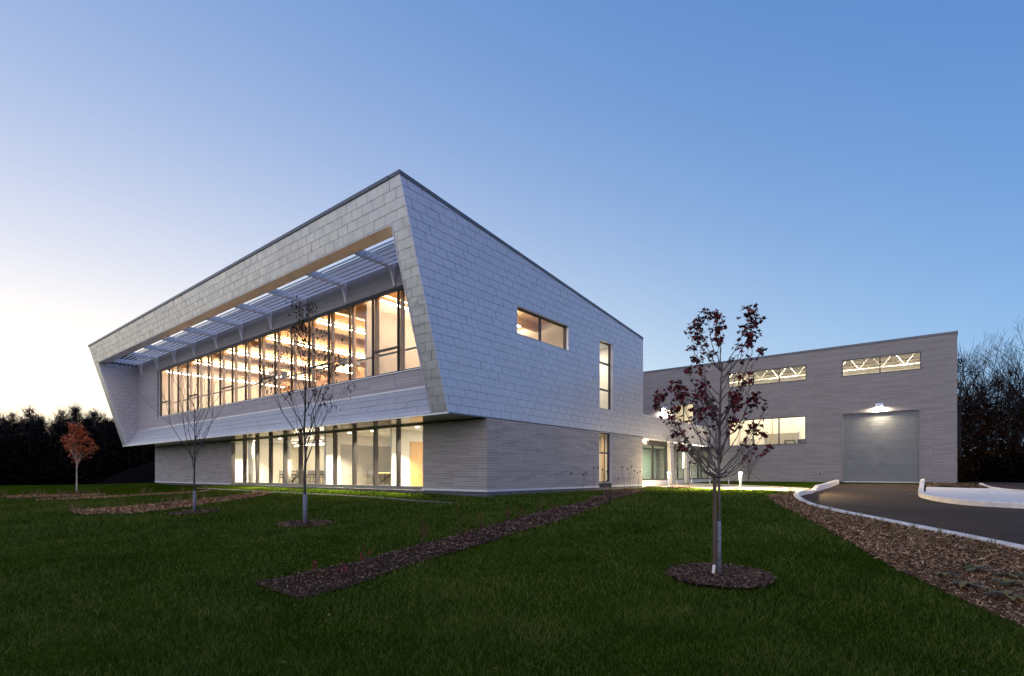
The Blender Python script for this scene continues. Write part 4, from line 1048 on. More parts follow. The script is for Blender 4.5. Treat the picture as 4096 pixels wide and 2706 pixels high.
# ------------------------------------------------------------------ the young maple in front
RIGHT = Vector((.778,.628,0)); RIGHT = Vector((math.cos(math.radians(38.92)), math.sin(math.radians(38.92)), 0)); DEEP = Vector((-RIGHT.y, RIGHT.x, 0))
def build_maple():
    x, y = TREES['maple']; g = gz(x, y); base = Vector((x, y, g))
    t = thing('maple_tree', 'young staked maple with dark red leaves in the foreground lawn', 'tree', base)
    at = lambda u, h, d=0.: base+RIGHT*u+DEEP*d+Vector((0,0,h))
    b = MB()
    b.tube([at(0,-.05), at(.0,.5), at(.012,1.0), at(.0,1.48), at(.012,2.2), at(.03,2.8), at(.055,3.1)], [.027,.021,.019,.021,.016,.012,.009], 9)
    cr = [(660,150,50),(600,225,45),(665,225,45),(525,300,58),(610,330,42),(750,262,42),(885,225,62),(900,290,45),(860,375,58),(960,390,30),(965,490,25),(470,480,32),(560,520,48),(510,585,26),(672,480,26),(740,345,30),(930,690,42),(830,675,20),(770,840,52),(660,825,42),(910,850,58),(800,905,26),(270,800,45),(262,860,36),(350,750,46),(380,830,62),(500,815,62),(540,740,32),(325,925,45),(440,800,30),(530,930,48),(360,1000,40),(380,1075,34),(415,1190,36),(745,1000,38),(995,910,22),(1010,1040,42),(970,1090,22),(960,1185,14),(1030,1190,26),(640,955,30),(500,1190,16),(790,545,18),(780,800,30),(700,880,26)]
    k = .001953; LP = []; LS = []
    trunk = lambda h: (0.004 if h < 2.2 else .012+(h-2.2)*.05)
    for i, (cx, cy, r) in enumerate(cr):
        u = (cx-688)*k; h = (2135-cy)*k; rr = r*k
        dp = random.uniform(-.38, .38) if abs(u) < .45 else random.uniform(-.25, .25)
        # limbs rise steeply out of the stem
        ha = max(1.42, min(h-.25, h-abs(u)*1.15-.35 if h < 2.6 else min(2.95, h-abs(u)*1.2-.25)))
        p0 = at(trunk(ha), ha); p1 = at(u, h, dp)
        w = .0065+.0035*max(0, h-ha)
        limb(b, p0, p1, w, .0025, 5, .10, seg=6, wob=.02)
        # twigs and leaves of the cluster
        nl = int(9+r*r/3600*64)
        for q in range(3):
            e = p1+Vector((random.gauss(0,rr*.55), random.gauss(0,rr*.55), random.gauss(0,rr*.5)+rr*.25)); limb(b, p1.lerp(p0,.12), e, .003, .0014, 4, .05, seg=3)
        for q in range(nl):
            v = Vector((random.gauss(0,1), random.gauss(0,1), random.gauss(0,1))); v = v.normalized()*rr*random.uniform(.2,1.25)
            c = p1 if random.random() < .74 else p1.lerp(p0, random.uniform(.08,.40))-Vector((0,0,.03))
            LP.append(c+v+Vector((0,0,.03))); LS.append(random.uniform(.042,.092))
    for (u0, h0, u1, h1) in ((0,1.45,-.26,1.93),(-.02,1.5,-.60,2.25),(.0,1.5,.62,2.3),(.0,1.47,.55,1.85),(0,1.75,-.42,2.7),(.0,1.8,.50,2.85),(0,2.15,-.22,3.0),(.02,2.2,.52,3.25),(0,1.6,.05,2.4)):
        e = at(u1,h1,random.uniform(-.3,.3)); P = limb(b, at(u0,h0), e, .013, .004, 6, .09, seg=7, wob=.02)
        for q in range(4):
            s = random.choice(P[2:]); limb(b, s, s+Vector((random.gauss(0,.10),random.gauss(0,.10),random.uniform(.05,.28))), .004, .0015, 4, .05, seg=3)
    obj('trunk', b, M['bark'], t, True)
    leaves('crown', LP, LS, MAPLE, M['maple_leaf'], t, .45, .12)
    b = MB(); b.tube([at(.002,.03),at(.002,.80)], [.034,.030], 12); gd = obj('trunk_guard', b, plain('grey_guard', (.17,.175,.19), .5, 0, .1), t, True)
    b = MB()
    for h in (.14,.27,.34,.47,.60,.70): b.tube([at(.002,h),at(.002,h+.006)], .0345, 12)
    for h in (.24,.26,.50,.52,.65):
        for a in (3.6,4.1,4.6): c = at(.002+.032*math.cos(a)*.9,h)+DEEP*(.032*math.sin(a)); b.lathe([(.006,-.006),(.006,.006)], c, 5)
    obj('guard_ring', b, M['dark'], gd)
    s = thing('tree_stake', 'square brown wooden stake tied to the left of the maple trunk', 'stake', at(-.062,0))
    b = MB(); c = at(-.062,-.1); w = .021
    b.loft([c-RIGHT*w-DEEP*w,c+RIGHT*w-DEEP*w,c+RIGHT*w+DEEP*w,c-RIGHT*w+DEEP*w],[q+Vector((.004,0,1.58)) for q in (c-RIGHT*w-DEEP*w,c+RIGHT*w-DEEP*w,c+RIGHT*w+DEEP*w,c-RIGHT*w+DEEP*w)]); obj('post', b, M['stake'], s)
    b = MB(); b.tube([at(-.09,1.43,-.03),at(.04,1.43,-.04),at(.045,1.43,.04),at(-.09,1.43,.03),at(-.09,1.43,-.03)], .006, 5); obj('tie', b, M['black'], s)
    b = MB(); b.box(-.02,.02,-.004,.004,0,.12); o = obj('tree_tag', b, M['white_wall']); o.location = at(-.095,.06,-.04); o.rotation_euler = (0,.1,math.radians(38)); tag(o, 'small white tag at the foot of the maple stake', 'tag')
build_maple()

# ------------------------------------------------------------------ generic branching
def grow(b, p, d, L, r, depth, tips, spread=.5, up=.15, n=5, kids=(2,3), seg=3, taper=.62, minr=.0015, shrink=.72, wig=.10):
    P = [p]; q = Vector(p); dd = Vector(d).normalized()
    for i in range(seg):
        dd = (dd+Vector((random.gauss(0,wig),random.gauss(0,wig),random.gauss(0,wig*.6)+up*.25))).normalized(); q = q+dd*(L/seg); P.append(Vector(q))
    r1 = max(minr, r*taper); b.tube(P, [r+(r1-r)*i/seg for i in range(seg+1)], max(3, n), cap=False)
    tips.append((Vector(q), depth, dd.copy()))
    if depth <= 0: return
    for k in range(random.randint(*kids)):
        i = random.randint(1, seg) if k else seg; s = P[i]
        ax = dd.orthogonal().normalized(); ax.rotate(Matrix.Rotation(random.uniform(0,2*PI), 3, dd)); nd = (dd+ax*random.uniform(.5,1.2)*spread*1.5+Vector((0,0,up))).normalized()
        grow(b, s, nd, L*shrink*random.uniform(.75,1.15), r1 if k == 0 else r1*.75, depth-1, tips, spread, up, n-1 if n > 3 else 3, kids, max(2, seg-1) if depth < 3 else seg, taper, minr, shrink, wig)
def sapling(name, label, loc, H, clear, r, limbs, spread, bk, seed, cat='tree', lean=(0,0), up=.35, depth=2, lenk=.42):
    random.seed(seed); x, y = loc; g = gz(x, y); base = Vector((x, y, g)); t = thing(name, label, cat, base)
    b = MB(); tips = []; N = 8; P = []
    for i in range(N+1):
        f = i/N; P.append(base+Vector((lean[0]*f+random.gauss(0,.012)*H*.2*(i > 0), lean[1]*f+random.gauss(0,.012)*H*.2*(i > 0), -.05+H*f)))
    R = [r*(1-.88*i/N) for i in range(N+1)]; b.tube(P, R, 8)
    for k in range(limbs):
        f = clear+(1-clear)*(k+random.uniform(0,.6))/limbs; f = min(f, .97); i = min(N-1, int(f*N)); p = P[i].lerp(P[i+1], f*N-i)
        a = k*2.399+random.uniform(-.4,.4); d = Vector((math.cos(a)*spread, math.sin(a)*spread, 1-.25*spread))
        grow(b, p, d, H*lenk*(1-f*.72)*random.uniform(.8,1.15), max(.003, R[i]*.55), depth, tips, .45, up, 5)
    tips.append((P[-1], 0, Vector((0,0,1))))
    return t, b, tips
# honey locust with a few drooping leaves
t, b, tips = sapling('locust_tree', 'slender locust tree with sparse dark drooping leaves before the office building', TREES['locust'], 4.95, .30, .042, 15, .50, 'bark_dark', 11, depth=3, lenk=.30)
obj('trunk', b, M['bark_dark'], t, True)
hz = gz(*TREES['locust']); LP = []
for p, dp, d in tips:
    h = (p.z-hz)/4.95; pr = .55 if h > .6 else (.16 if h > .35 else .05)
    if dp <= 1 and random.random() < pr:
        for q in range(random.randint(3,9) if h > .6 else random.randint(1,4)): LP.append(p+Vector((random.gauss(0,.07),random.gauss(0,.07),random.gauss(-.03,.07))))
leaves('crown', LP, [random.uniform(.05,.12) for _ in LP], SLIM, M['locust_leaf'], t, .62, .1, 1.6)
b = MB(); x_, y_ = TREES['locust']; b.tube([(x_,y_,hz+.02),(x_,y_,hz+.78)], [.056,.05], 10); gd = obj('trunk_guard', b, plain('pale_guard', (.15,.15,.18), .5), t, True)
# bare sapling
t, b, tips = sapling('bare_sapling', 'thin leafless sapling on the left lawn before the pale wall', TREES['bare'], 3.95, .34, .036, 15, .55, 'bark', 23, depth=2, lenk=.46, up=.5)
obj('trunk', b, M['bark_dark'], t, True)
LP = [p for p, dp, d in tips if random.random() < .05]; leaves('crown', LP, [.07]*len(LP), OVAL, M['locust_leaf'], t)
x_, y_ = TREES['bare']; hz = gz(x_, y_); b = MB(); b.tube([(x_,y_,hz+.02),(x_,y_,hz+.72)], [.05,.044], 10); obj('trunk_guard', b, plain('slate_guard', (.15,.15,.17), .5), t, True)
# small orange-red tree at the far left
t, b, tips = sapling('red_maple_tree', 'small tree with orange-red autumn leaves at the far left', TREES['red'], 3.75, .36, .05, 15, .55, 'bark_white', 31, depth=2, lenk=.30, lean=(-.1,0))
obj('trunk', b, M['bark_white'], t, True)
LP = []
for p, dp, d in tips:
    for q in range(11): LP.append(p+Vector((random.gauss(0,.11),random.gauss(0,.11),random.gauss(0,.11))))
hz = gz(*TREES['red']); LP = [p for p in LP if p.z > hz+1.25]; leaves('crown', LP, [random.uniform(.08,.16) for _ in LP], MAPLE, M['red_leaf'], t, .4)
# birch by the entrance with its stake
t, b, tips = sapling('birch_tree', 'young staked birch with few dark leaves in front of the entrance', TREES['birch'], 3.2, .38, .035, 13, .5, 'bark_white', 41, depth=2, lenk=.36)
obj('trunk', b, M['bark_white'], t, True); LP = []
for p, dp, d in tips:
    if random.random() < .75:
        for q in range(5): LP.append(p+Vector((random.gauss(0,.08),random.gauss(0,.08),random.gauss(0,.08))))
leaves('crown', LP, [random.uniform(.05,.09) for _ in LP], OVAL, M['locust_leaf'], t)
x_, y_ = 2.90, 13.75; g_ = gz(x_, y_); s = thing('tree_stake', 'thin dark stake right of the young birch', 'stake', (x_, y_, g_))
b = MB(); b.tube([(x_,y_,g_-.1),(x_,y_,g_+1.55)], .025, 6); obj('post', b, M['dark'], s)
b = MB(); b.tube([(x_,y_,g_+1.12),(2.33,13.39,g_+1.06)], .015, 5); obj('tie', b, M['dark'], s)
# bare shrub against the workshop wall, guyed
t, b, tips = sapling('bare_shrub', 'leafless shrub held by guy straps against the workshop wall', (2.75,26.2), 2.5, .08, .035, 26, .55, 'bark', 52, 'shrub', depth=2, lenk=.55, up=.5)
obj('stems', b, M['bark'], t, True); g_ = gz(2.75,26.2)
b = MB()
for dx, dy in ((-1.1,-.3),(1.0,-.2)): b.tube([(2.75,26.2,g_+.85),(2.75+dx,26.2+dy,g_+.02)], .012, 4)
obj('guy_strap', b, M['black'], t)
LP = [p for p, dp, d in tips if random.random() < .25]; leaves('leaf', LP, [.05]*len(LP), OVAL, M['dead_leaf'], t)
# ------------------------------------------------------------------ woods behind
def fwd(p, z):
    """world point at depth z on the bearing p (tangent of the angle right of the view axis)"""
    return CAMP.x+z*(p*RIGHT.x+DEEP.x), CAMP.y+z*(p*RIGHT.y+DEEP.y)
def crown_points(n, H, R, base, conic, clumps=26):
    C = []
    for i in range(clumps):
        h = base+(1-base)*rng.uniform(0,1)**.8; rad = R*(1-h)**.8*1.15+.12*R if conic else R*min(1, 1.25*(1-((h-base)/(1-base))**4))*.9*rng.uniform(.75,1.1)
        a = rng.uniform(0, 2*PI); q = rad*math.sqrt(rng.uniform(.1,1)); C.append((q*math.cos(a), q*math.sin(a), h*H, rng.uniform(.2,.5)*(.7 if conic else 1.)))
    C = np.array(C); k = rng.integers(0, clumps, n); P = C[k,:3]+rng.normal(0, 1, (n,3))*C[k,3:4]*np.array([.5,.5,.34])*np.where(rng.uniform(0,1,(n,1)) < .15, 1.9, 1.0); return P
def forest_variant(seed, H, R, base, conic, n, mat, size, clumps):
    global rng; rng = np.random.default_rng(seed); random.seed(seed)
    t = thing('forest_tree', 'x', 'tree'); b = MB(); tips = []
    b.tube([(0,0,-.5),(.05,.03,H*.35),(0,-.04,H*.7),(.02,0,H*.97)], [H*.012+.04,H*.010+.03,.05,.015], 6)
    for k in range(14):
        h = H*(.25+.68*k/14); a = k*2.4; grow(b, Vector((0,0,h)), Vector((math.cos(a),math.sin(a),.5)), R*.75, .035, 1, tips, .5, .2, 4)
    P = crown_points(n, H, R, base, conic, clumps); up = P[P[:,2] > H*.62]; TW_ = []
    for q in up[rng.integers(0, len(up), 110)]:
        q = Vector(q); o = Vector((q.x, q.y, 0)); o = (o.normalized()*.55 if o.length > .1 else Vector((0,0,0)))+Vector((0,0,1)); e = q+o.normalized()*random.uniform(.5,1.25); limb(b, q, e, .022, .006, 3, .06, seg=2)
        for f in (.5,.7,.85,1.,1.): TW_.append(q.lerp(e, f)+Vector((random.gauss(0,.08),random.gauss(0,.08),random.gauss(0,.05))))
    obj('trunk', b, M['bark_forest'], t, True)
    P = crown_points(n, H, R, base, conic, clumps); u_ = rng.uniform(0,1,n); P = P[~((P[:,2] > .80*H) & (u_ < .72)) & ~((P[:,2] > .64*H) & (u_ < .42))]; n = len(P); Q = crown_points(n//4, H*1.03, R*1.05, max(base,.35), conic, clumps); Q = np.concatenate([Q+rng.normal(0,.28,Q.shape), np.array([tuple(v) for v in TW_])]); P = np.concatenate([P, Q])
    leaves('crown', P, np.r_[rng.uniform(size*.6, size*1.3, n), rng.uniform(.07,.15,len(Q))], OVAL, M[mat], t, .35)
    return t
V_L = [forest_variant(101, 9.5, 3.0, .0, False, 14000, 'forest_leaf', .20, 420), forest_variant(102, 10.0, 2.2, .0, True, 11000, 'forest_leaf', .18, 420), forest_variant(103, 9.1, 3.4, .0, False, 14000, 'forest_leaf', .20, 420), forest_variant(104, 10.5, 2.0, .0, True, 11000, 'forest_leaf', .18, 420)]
uses = {}
def put_tree(v, x, y, s, label, group):
    t = copy_tree(v) if uses.get(v.name) else v; uses[v.name] = 1
    t.location = (x, y, gz(x, y)-.1); t.rotation_euler = (0,0,random.uniform(0,2*PI)); t.scale = (s*random.uniform(.9,1.15), s*random.uniform(.9,1.15), s); tag(t, label, 'tree', group)
random.seed(5)
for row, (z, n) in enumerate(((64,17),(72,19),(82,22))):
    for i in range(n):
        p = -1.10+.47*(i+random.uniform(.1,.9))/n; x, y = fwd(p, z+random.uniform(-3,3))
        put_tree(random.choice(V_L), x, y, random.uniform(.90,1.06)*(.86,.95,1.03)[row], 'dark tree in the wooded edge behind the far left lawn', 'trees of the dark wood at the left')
V_R = [forest_variant(201, 10.8, 3.0, .08, False, 6500, 'forest_brown', .18, 130), forest_variant(202, 12.2, 3.0, .16, False, 6500, 'forest_brown', .18, 130), forest_variant(203, 11.0, 2.6, .05, False, 6500, 'forest_leaf', .18, 120)]
for row, (z, n) in enumerate(((58,9),(64,10),(72,11),(82,13))):
    for i in range(n):
        p = .80+.42*(i+random.uniform(.1,.9))/n; x, y = fwd(p, z+random.uniform(-2,2))
        put_tree(random.choice(V_R), x, y, random.uniform(.85,1.1), 'brownish autumn tree in the wood right of the workshop', 'trees of the autumn wood at the right')
def bare_tree(seed, H, label, p, z):
    random.seed(seed); x, y = fwd(p, z); g = gz(x, y); t = thing('bare_tree', label, 'tree', (x, y, g)); b = MB(); tips = []; base = Vector((x, y, g-.3))
    P = [base+Vector((random.gauss(0,.05)*i, random.gauss(0,.05)*i, H*.72*i/6)) for i in range(7)]; b.tube(P, [H*.017*(1-.72*i/6) for i in range(7)], 8)
    for k in range(20):
        f = .34+.66*k/20; i = min(5, int(f*6)); q = P[i].lerp(P[i+1], f*6-i); a = k*2.4+random.uniform(-.3,.3); s = 1.0-.45*f
        grow(b, q, Vector((math.cos(a)*s, math.sin(a)*s, .85)), H*.30*(1.12-f*.55), H*.006*(1.2-f*.7), 4, tips, .40, .16, 5, (2,3), 3, .66, .009, .74, .045)
    obj('trunk', b, M['bark_forest'], t, True)
    LP = [q for q, d_, dd in tips if d_ == 0 and q.z < g+H*.62 and random.random() < .5]; leaves('crown', LP, [.22]*len(LP), OVAL, M['forest_brown'], t)
bare_tree(301, 15.5, 'tall bare tree at the right edge of the photo, behind the parking area', .965, 58)
bare_tree(302, 14.5, 'bare tree rising just right of the workshop corner', .845, 60)
bare_tree(303, 12.5, 'bare tree standing between the two taller ones right of the workshop', .905, 66)
bare_tree(304, 16.0, 'bare tree just outside the right wood edge, farthest right', 1.03, 62)
# heap of soil beside the far end of the building
def mound():
    xs = np.arange(-70, -38, .6); ys = np.arange(-6, 24, .6); X, Y = np.meshgrid(xs, ys, indexing='ij')
    d = np.hypot((X+47)/10.5, (Y-9.5)/11.); Z = 4.6*np.clip(1-d, 0, 1)**.85+.18*np.sin(X*1.9+Y)*np.cos(Y*1.7)+.12*np.sin(X*4.1)*np.sin(Y*3.7)
    Z = np.where(d < 1.02, Z, -.3)+ground(X, Y)-.1; nx, ny = X.shape; i = np.arange(nx*ny).reshape(nx, ny)
    F = np.stack([i[:-1,:-1], i[1:,:-1], i[1:,1:], i[:-1,1:]], -1).reshape(-1, 4)
    o = place(bpy.data.objects.new('soil_mound', fast_mesh('soil_mound', np.stack([X,Y,Z],-1).reshape(-1,3), F, plain('dark_soil', (.007,.0055,.006), .95, 0, .4, 3, .8, 0.), 4, True)), None); tag(o, kind='structure')
mound()
# understorey at the feet of both woods
def bush_variant(seed, mat):
    global rng; rng = np.random.default_rng(seed); random.seed(seed); t = thing('undergrowth_shrub', 'x', 'shrub'); b = MB()
    for k in range(6): a = k*1.05; limb(b, (0,0,-.3), (math.cos(a)*.9, math.sin(a)*.9, 2.0+random.uniform(0,.8)), .03, .008, 4, .05)
    obj('stem', b, M['bark_forest'], t, True)
    P = rng.normal(0, 1, (3200,3))*np.array([1.05,1.05,.8])+np.array([0,0,1.2]); P = P[P[:,2] > .02]
    leaves('foliage', P, rng.uniform(.14,.30,len(P)), OVAL, M[mat], t, .35); return t
BV = [bush_variant(351,'forest_leaf'), bush_variant(352,'forest_leaf')]; BW = [bush_variant(353,'forest_brown'), bush_variant(354,'forest_leaf')]
random.seed(6)
def put_bush(v, p, z, label, group):
    x, y = fwd(p, z); t = copy_tree(v) if uses.get(v.name) else v; uses[v.name] = 1
    t.location = (x, y, gz(x,y)-.1); t.rotation_euler = (0,0,random.uniform(0,6)); s = random.uniform(.9,1.4); t.scale = (s*1.2,s*1.2,s); tag(t, label, 'shrub', group)
for i in range(22): put_bush(BV[i % 2], -1.10+.47*(i+random.random())/22, 60+random.uniform(-2,2), 'dark shrub at the foot of the wood behind the far left lawn', 'shrubs under the left wood')
for i in range(18): put_bush(BW[i % 2], .80+.40*(i+random.random())/18, 54+random.uniform(-2,8), 'brown shrub at the foot of the wood right of the workshop', 'shrubs under the right wood')

# ------------------------------------------------------------------ lawn blades, wood chips, fallen leaves
rng = np.random.default_rng(77); random.seed(77)
NOGRASS = [STRIP, BED_R, BED1, BED2, BED3, PATH, DRIVE, ISL, BED_I]+list(RINGS.values())
def wedge(n, d0, d1, a0=-1.02, a1=1.02, power=1.0):
    u = rng.uniform(0, 1, n); d = d0*(d1/d0)**(u**power); p = rng.uniform(a0, a1, n)
    return CAMP.x+d*(p*RIGHT.x+DEEP.x), CAMP.y+d*(p*RIGHT.y+DEEP.y), d
def lawn():
    x, y, d = wedge(330000, 2.6, 30, power=.92)
    ok = ~((x > -36.9) & (x < 0) & (y > 0)) & ~((y > -2.33) & (y < -2.19) & (x > -22) & (x < .4)) & (y < 27.2) & ~((x > 12.8) & (y > 9.6))
    jx, jy = rng.normal(0,.035,len(x)), rng.normal(0,.035,len(x))
    for P in NOGRASS: ok &= ~inside(P, x+jx, y+jy)
    x, y, d = x[ok], y[ok], d[ok]; n = len(x); z = ground(x, y)+undul(x, y)-.008
    a = rng.uniform(0, 2*PI, n); h = rng.uniform(.028,.062,n)*np.clip(d/9, 1, 1.7); w = rng.uniform(.0022,.0042,n)*np.clip(d/5, 1, 3.5)
    tall = (np.sin(x*1.3+y*2.1)+np.sin(x*3.1-y*1.7)+np.sin(x*.6-y*.8))*.16+1; h = h*tall
    lx = rng.normal(0,.55,n)*h; ly = rng.normal(0,.55,n)*h
    c, s = np.cos(a)*w, np.sin(a)*w
    V = np.empty((n,4,3)); V[:,0] = np.stack([x-c,y-s,z],1); V[:,1] = np.stack([x+c,y+s,z],1)
    V[:,2] = np.stack([x+lx+c*.25,y+ly+s*.25,z+h],1); V[:,3] = np.stack([x+lx-c*.25,y+ly-s*.25,z+h],1)
    o = place(bpy.data.objects.new('grass', fast_mesh('grass', V.reshape(-1,3), np.arange(n*4).reshape(n,4), M['grass'])), None)
    tag(o, 'short green lawn grass', None, None, 'stuff')
lawn()
def chips(name, poly, n, off, k=1., mat='chip'):
    xs = [p[0] for p in poly]; ys = [p[1] for p in poly]
    x = rng.uniform(min(xs), max(xs), n*3); y = rng.uniform(min(ys), max(ys), n*3); i = np.flatnonzero(inside(poly, x+rng.normal(0,.03,len(x)), y+rng.normal(0,.03,len(x))))[:n]; x, y = x[i], y[i]; m = len(x)
    d = np.hypot(x-CAMP.x, y-CAMP.y); keep = rng.uniform(0,1,m) < np.clip((11/d)**1.3, .10, 1); x, y, d = x[keep], y[keep], d[keep]; m = len(x)
    z = ground(x, y)+undul(x, y)+off+rng.uniform(0,.02,m); a = rng.uniform(0, 2*PI, m); kk = np.clip(d/8, 1, 2.6)*k
    L = rng.uniform(.007,.027,m)*kk; W = rng.uniform(.0025,.007,m)*kk
    u = np.stack([np.cos(a), np.sin(a), rng.normal(0,.35,m)],1); v = np.stack([-np.sin(a), np.cos(a), rng.normal(0,.45,m)],1)
    C = np.stack([x,y,z],1); V = np.stack([C-u*L[:,None]-v*W[:,None], C+u*L[:,None]-v*W[:,None], C+u*L[:,None]*.9+v*W[:,None], C-u*L[:,None]*.95+v*W[:,None]],1)
    o = place(bpy.data.objects.new(name, fast_mesh(name, V.reshape(-1,3), np.arange(m*4).reshape(m,4), M[mat])), None); tag(o, 'shredded wood mulch chips', None, None, 'stuff')
chips('wood_chips', STRIP, 56000, .022); chips('wood_chips', BED_R, 95000, .022, 1., 'chip_lit')
for P in (BED1, BED2, BED3): chips('wood_chips', P, 16000, .022, 1., 'chip_lit')
for k_, P in RINGS.items(): chips('wood_chips', P, 16000 if k_ == 'maple' else 4500, .04)
chips('wood_chips', BED_I, 3000, .06, 1., 'chip_lit')
x, y, d = wedge(260, 3.5, 20); ok = np.ones(len(x), bool)
for P in (DRIVE, PATH): ok &= ~inside(P, x, y)
ok &= ~((x < .3) & (y > -.3)); x, y = x[ok], y[ok]
P_ = np.stack([x, y, ground(x, y)+.045], 1); o_ = leaves('fallen_leaves', P_, rng.uniform(.015,.042,len(x)), MAPLE, M['dead_leaf'], None, .1, .25); tag(o_, 'fallen leaves scattered over the lawn', None, None, 'stuff')
# gravel stones of the drip line
n = 5000; x = rng.uniform(-22, .4, n); y = rng.normal(-2.26, .05, n); z = ground(x, y)+.03; s = rng.uniform(.008,.02,n)
TET = np.array([(1,0,-.5),(-.5,.87,-.5),(-.5,-.87,-.5),(0,0,.9)]); V = np.stack([x,y,z],1)[:,None,:]+TET[None]*s[:,None,None]
F = (np.arange(n)[:,None,None]*4+np.array([(0,1,3),(1,2,3),(2,0,3)])[None]).reshape(-1,3)
o_ = place(bpy.data.objects.new('gravel', fast_mesh('gravel', V.reshape(-1,3), F, plain('gravel_stone', (.24,.22,.20), .9, 0, .5, 60), 3)), None); tag(o_, 'pale gravel in the drip line along the building', None, None, 'stuff')

# ------------------------------------------------------------------ border plants
def tuft_mesh(name, seed, n, H, spread, w):
    random.seed(seed); b = MB()
    for i in range(n):
        a = random.uniform(0,2*PI); r = random.uniform(0,.05); L = H*random.uniform(.5,1.1); o = spread*random.uniform(.2,1)*L; P = []
        for k in range(4):
            t = k/3; P.append(Vector((math.cos(a)*(r+o*t*t), math.sin(a)*(r+o*t*t), L*t*(1-.12*t))))
        s = Vector((-math.sin(a), math.cos(a), 0)); base = len(b.v)
        for k, p in enumerate(P): q = s*w*(1-k/3.3); b.v += [tuple(p-q), tuple(p+q)]
        for k in range(3): b.f.append((base+2*k, base+2*k+1, base+2*k+3, base+2*k+2))
    return mesh(name, b.v, b.f, M['dry_grass'])
TUFTS = [tuft_mesh('tuft', 400+i, 26, .36, .55, .0035) for i in range(4)]
def tufts(spots, label, group, k=1.):
    for i, (x, y) in enumerate(spots):
        o = bpy.data.objects.new('sedge_plant', TUFTS[i % 4]); o.location = (x, y, gz(x, y)+.03); o.rotation_euler = (0,0,random.uniform(0,6)); s = k*random.uniform(.8,1.25); o.scale = (s,s,s); COL.objects.link(o)
        tag(o, label, 'grass tuft', group)
def along(line, off, n, j=.15):
    out = []; P = [Vector((*p,0)) for p in line]; 
    for i in range(n):
        f = (i+random.uniform(.2,.8))/n*(len(P)-1); k = min(int(f), len(P)-2); p = P[k].lerp(P[k+1], f-k); t = (P[k+1]-P[k]).normalized(); q = p+Vector((t.y,-t.x,0))*off+Vector((random.gauss(0,j),random.gauss(0,j),0)); out.append((q.x,q.y))
    return out
random.seed(9)
CB = [p for p in CURB if p[1] < 8.6]
tufts([p for p in along(CB, .45, 13, .06) if inside(BED_R, *p)], 'dry ornamental grass tuft in the row along the driveway kerb', 'grass tufts along the kerb')
tufts([p for p in along(CB, 1.0, 15, .10) if inside(BED_R, *p)], 'dry ornamental grass tuft in the middle row of the right mulch bed', 'grass tufts in the middle of the right bed')
tufts([p for p in along(CB, 1.55, 13, .10) if inside(BED_R, *p)], 'dry ornamental grass tuft in the lawn-side row of the right mulch bed', 'grass tufts on the lawn side of the right bed')
tufts([(8.6,8.2),(8.9,8.8),(8.75,7.6),(9.1,8.2),(9.2,7.4)], 'dry ornamental grass tuft at the far tip of the right mulch bed', 'grass tufts at the tip of the right bed', 1.1)
def scatter(poly, n):
    xs = [p[0] for p in poly]; ys = [p[1] for p in poly]; out = []
    while len(out) < n:
        p = (random.uniform(min(xs),max(xs)), random.uniform(min(ys),max(ys)))
        if inside(poly, *p): out.append(p)
    return out
tufts(scatter(BED1, 22), 'dry grass tuft in the curved mulch bed on the left lawn', 'grass tufts in the left curved bed')
tufts(scatter(BED2, 9)+scatter(BED3, 7), 'tall dry grass tuft in the far left mulch beds', 'grass tufts in the far left beds', 1.6)
# red-leaved young shrubs in the long mulch strip
def red_shrub(x, y, H, i, label):
    random.seed(500+i); g = gz(x, y)+.03; t = thing('red_shrub', label, 'shrub', (x, y, g), 'red shrubs in the mulch strip'); b = MB(); LP = []
    for k in range(3):
        a = random.uniform(0,2*PI); e = Vector((x+math.cos(a)*.12*H, y+math.sin(a)*.12*H, g+H*random.uniform(.6,1))); P = limb(b, (x,y,g-.02), e, .005, .002, 4, .05, seg=4)
        for q in P[2:]:
            for m in range(4): LP.append(Vector(q)+Vector((random.gauss(0,.05),random.gauss(0,.05),random.gauss(0,.05))))
    obj('stem', b, M['bark_dark'], t); leaves('foliage', LP, [random.uniform(.03,.065) for _ in LP], OVAL, M['shrub_leaf'], t)
RS = [(6.5,-11.1,.16,'low red shrub at the near corner of the mulch strip'),(6.55,-10.3,.22,'spreading red shrub near the front end of the mulch strip'),(6.9,-10.9,.14,'small red seedling at the near end of the mulch strip'),(6.1,-8.7,.55,'tall red-leaved shrub at the left edge of the mulch strip, nearest of the tall ones'),(6.0,-7.6,.62,'tall red-leaved shrub at the left edge of the mulch strip, second of the tall ones'),(6.5,-7.9,.28,'short red shrub in the middle of the mulch strip'),(5.7,-6.6,.30,'short red shrub beyond the tall ones in the mulch strip'),(5.3,-5.2,.45,'thin red shrub halfway along the mulch strip'),(5.1,-4.4,.28,'small red shrub past the middle of the mulch strip'),(4.9,-3.3,.40,'farther red shrub in the mulch strip towards the building'),(5.2,-3.0,.22,'farthest small red shrub in the mulch strip')]
for i, r_ in enumerate(RS): red_shrub(r_[0], r_[1], r_[2], i, r_[3])
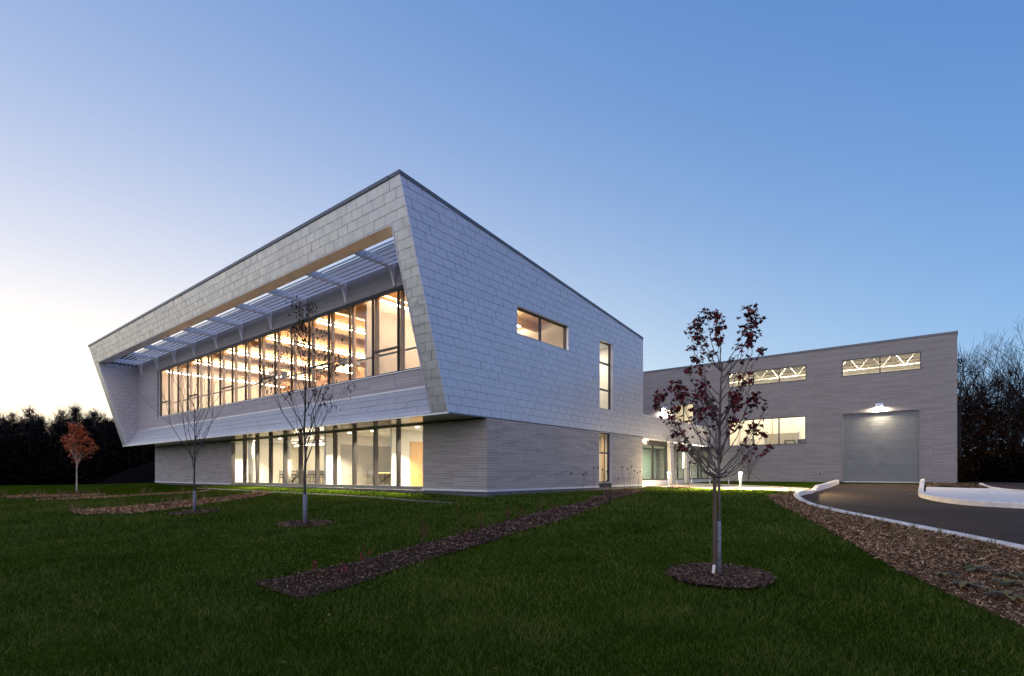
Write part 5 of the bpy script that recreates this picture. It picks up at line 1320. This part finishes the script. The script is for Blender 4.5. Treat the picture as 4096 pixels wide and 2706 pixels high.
# dry seed-head stems and dry lily leaves along the side wall
def stem_plant(x, y, H, i, label):
    random.seed(600+i); g = gz(x, y); t = thing('dry_stem_plant', label, 'plant', (x, y, g), 'dry stems by the side wall'); b = MB(); E = []
    for k in range(3):
        e = Vector((x+random.gauss(0,.14), y+random.gauss(0,.22), g+H*random.uniform(.7,1.05))); limb(b, (x,y,g-.02), e, .005, .003, 4, .08, Vector((0,random.choice((-1,1)),0)), 5); E.append(e)
    obj('stem', b, M['bark_dark'], t)
    b = MB()
    for e in E[:2]: b.tube([e-Vector((0,.02,.05)), e, e+Vector((0,.03,.05))], [.012,.04,.008], 6)
    obj('seed_head', b, M['bark_dark'], t)
for i, (y_, h_) in enumerate(((6.2,1.0),(7.3,1.25),(8.2,1.15),(9.4,.75),(10.6,1.3),(11.3,1.2),(12.2,1.0))):
    stem_plant(.55, y_, h_, i, 'dry plant with dark seed heads, %s along the side wall' % ('first','second','third','fourth','fifth','sixth','seventh')[i])
def strap_mesh(seed, n, L, w, mat, rise=.5):
    random.seed(seed); b = MB()
    for i in range(n):
        a = random.uniform(0,2*PI); l = L*random.uniform(.6,1.1); s = Vector((-math.sin(a),math.cos(a),0)); base = len(b.v); rr = random.uniform(.3,1)*rise
        for k in range(5):
            t = k/4; p = Vector((math.cos(a)*l*t, math.sin(a)*l*t, l*rr*1.9*t*(1-t)+.01+random.uniform(0,.01))); q = s*w*(.35+2.6*t*(1-t))*(1 if k < 4 else .1); b.v += [tuple(p-q), tuple(p+q)]
        for k in range(4): b.f.append((base+2*k, base+2*k+1, base+2*k+3, base+2*k+2))
    return mesh('strap_leaves', b.v, b.f, M[mat])
SM = [strap_mesh(700+i, 16, .42, .012, 'dry_leaf', .45) for i in range(3)]; HM = [strap_mesh(720+i, 11, .26, .042, 'hosta', .5) for i in range(3)]
ORD = ('first','second','third','fourth','fifth','sixth','seventh','eighth','ninth','tenth','eleventh','twelfth','thirteenth')
random.seed(10)
for i in range(13):
    y_ = 4.6+i*.62; o = bpy.data.objects.new('daylily_plant', SM[i % 3]); o.location = (.75+random.uniform(-.2,.35), y_, gz(.7,y_)+.04); o.rotation_euler = (0,0,i*1.3); COL.objects.link(o); tag(o, 'withered daylily with yellowed strap leaves, %s from the building corner along the side wall' % ORD[i], 'plant', 'withered daylilies by the side wall')
HS = [(13.75,-5.75),(14.05,-5.2),(13.95,-6.35),(14.35,-5.9),(14.45,-5.3),(14.3,-6.7),(14.65,-6.2),(14.75,-6.95),(14.9,-5.7)]
for i, (x_, y_) in enumerate(HS):
    o = bpy.data.objects.new('hosta_plant', HM[i % 3]); o.location = (x_, y_, gz(x_,y_)+.04); o.rotation_euler = (0,0,i*1.1); s = random.uniform(.8,1.15); o.scale = (s,s,s); COL.objects.link(o); tag(o, 'dark wilting broad-leaved plant at the near right end of the right mulch bed', 'plant', 'wilting broad-leaved plants at lower right')
for i, (x_, y_) in enumerate(scatter([(13.35,21.8),(15.6,22.3),(15.4,24.5),(13.3,24.5)], 16)):
    o = bpy.data.objects.new('island_plant', SM[i % 3] if i % 2 else HM[i % 3]); o.location = (x_, y_, gz(x_,y_)+.06); o.rotation_euler = (0,0,i*1.7); COL.objects.link(o); tag(o, 'withered leafy plant in the small bed at the workshop corner', 'plant', 'withered plants at the workshop corner')
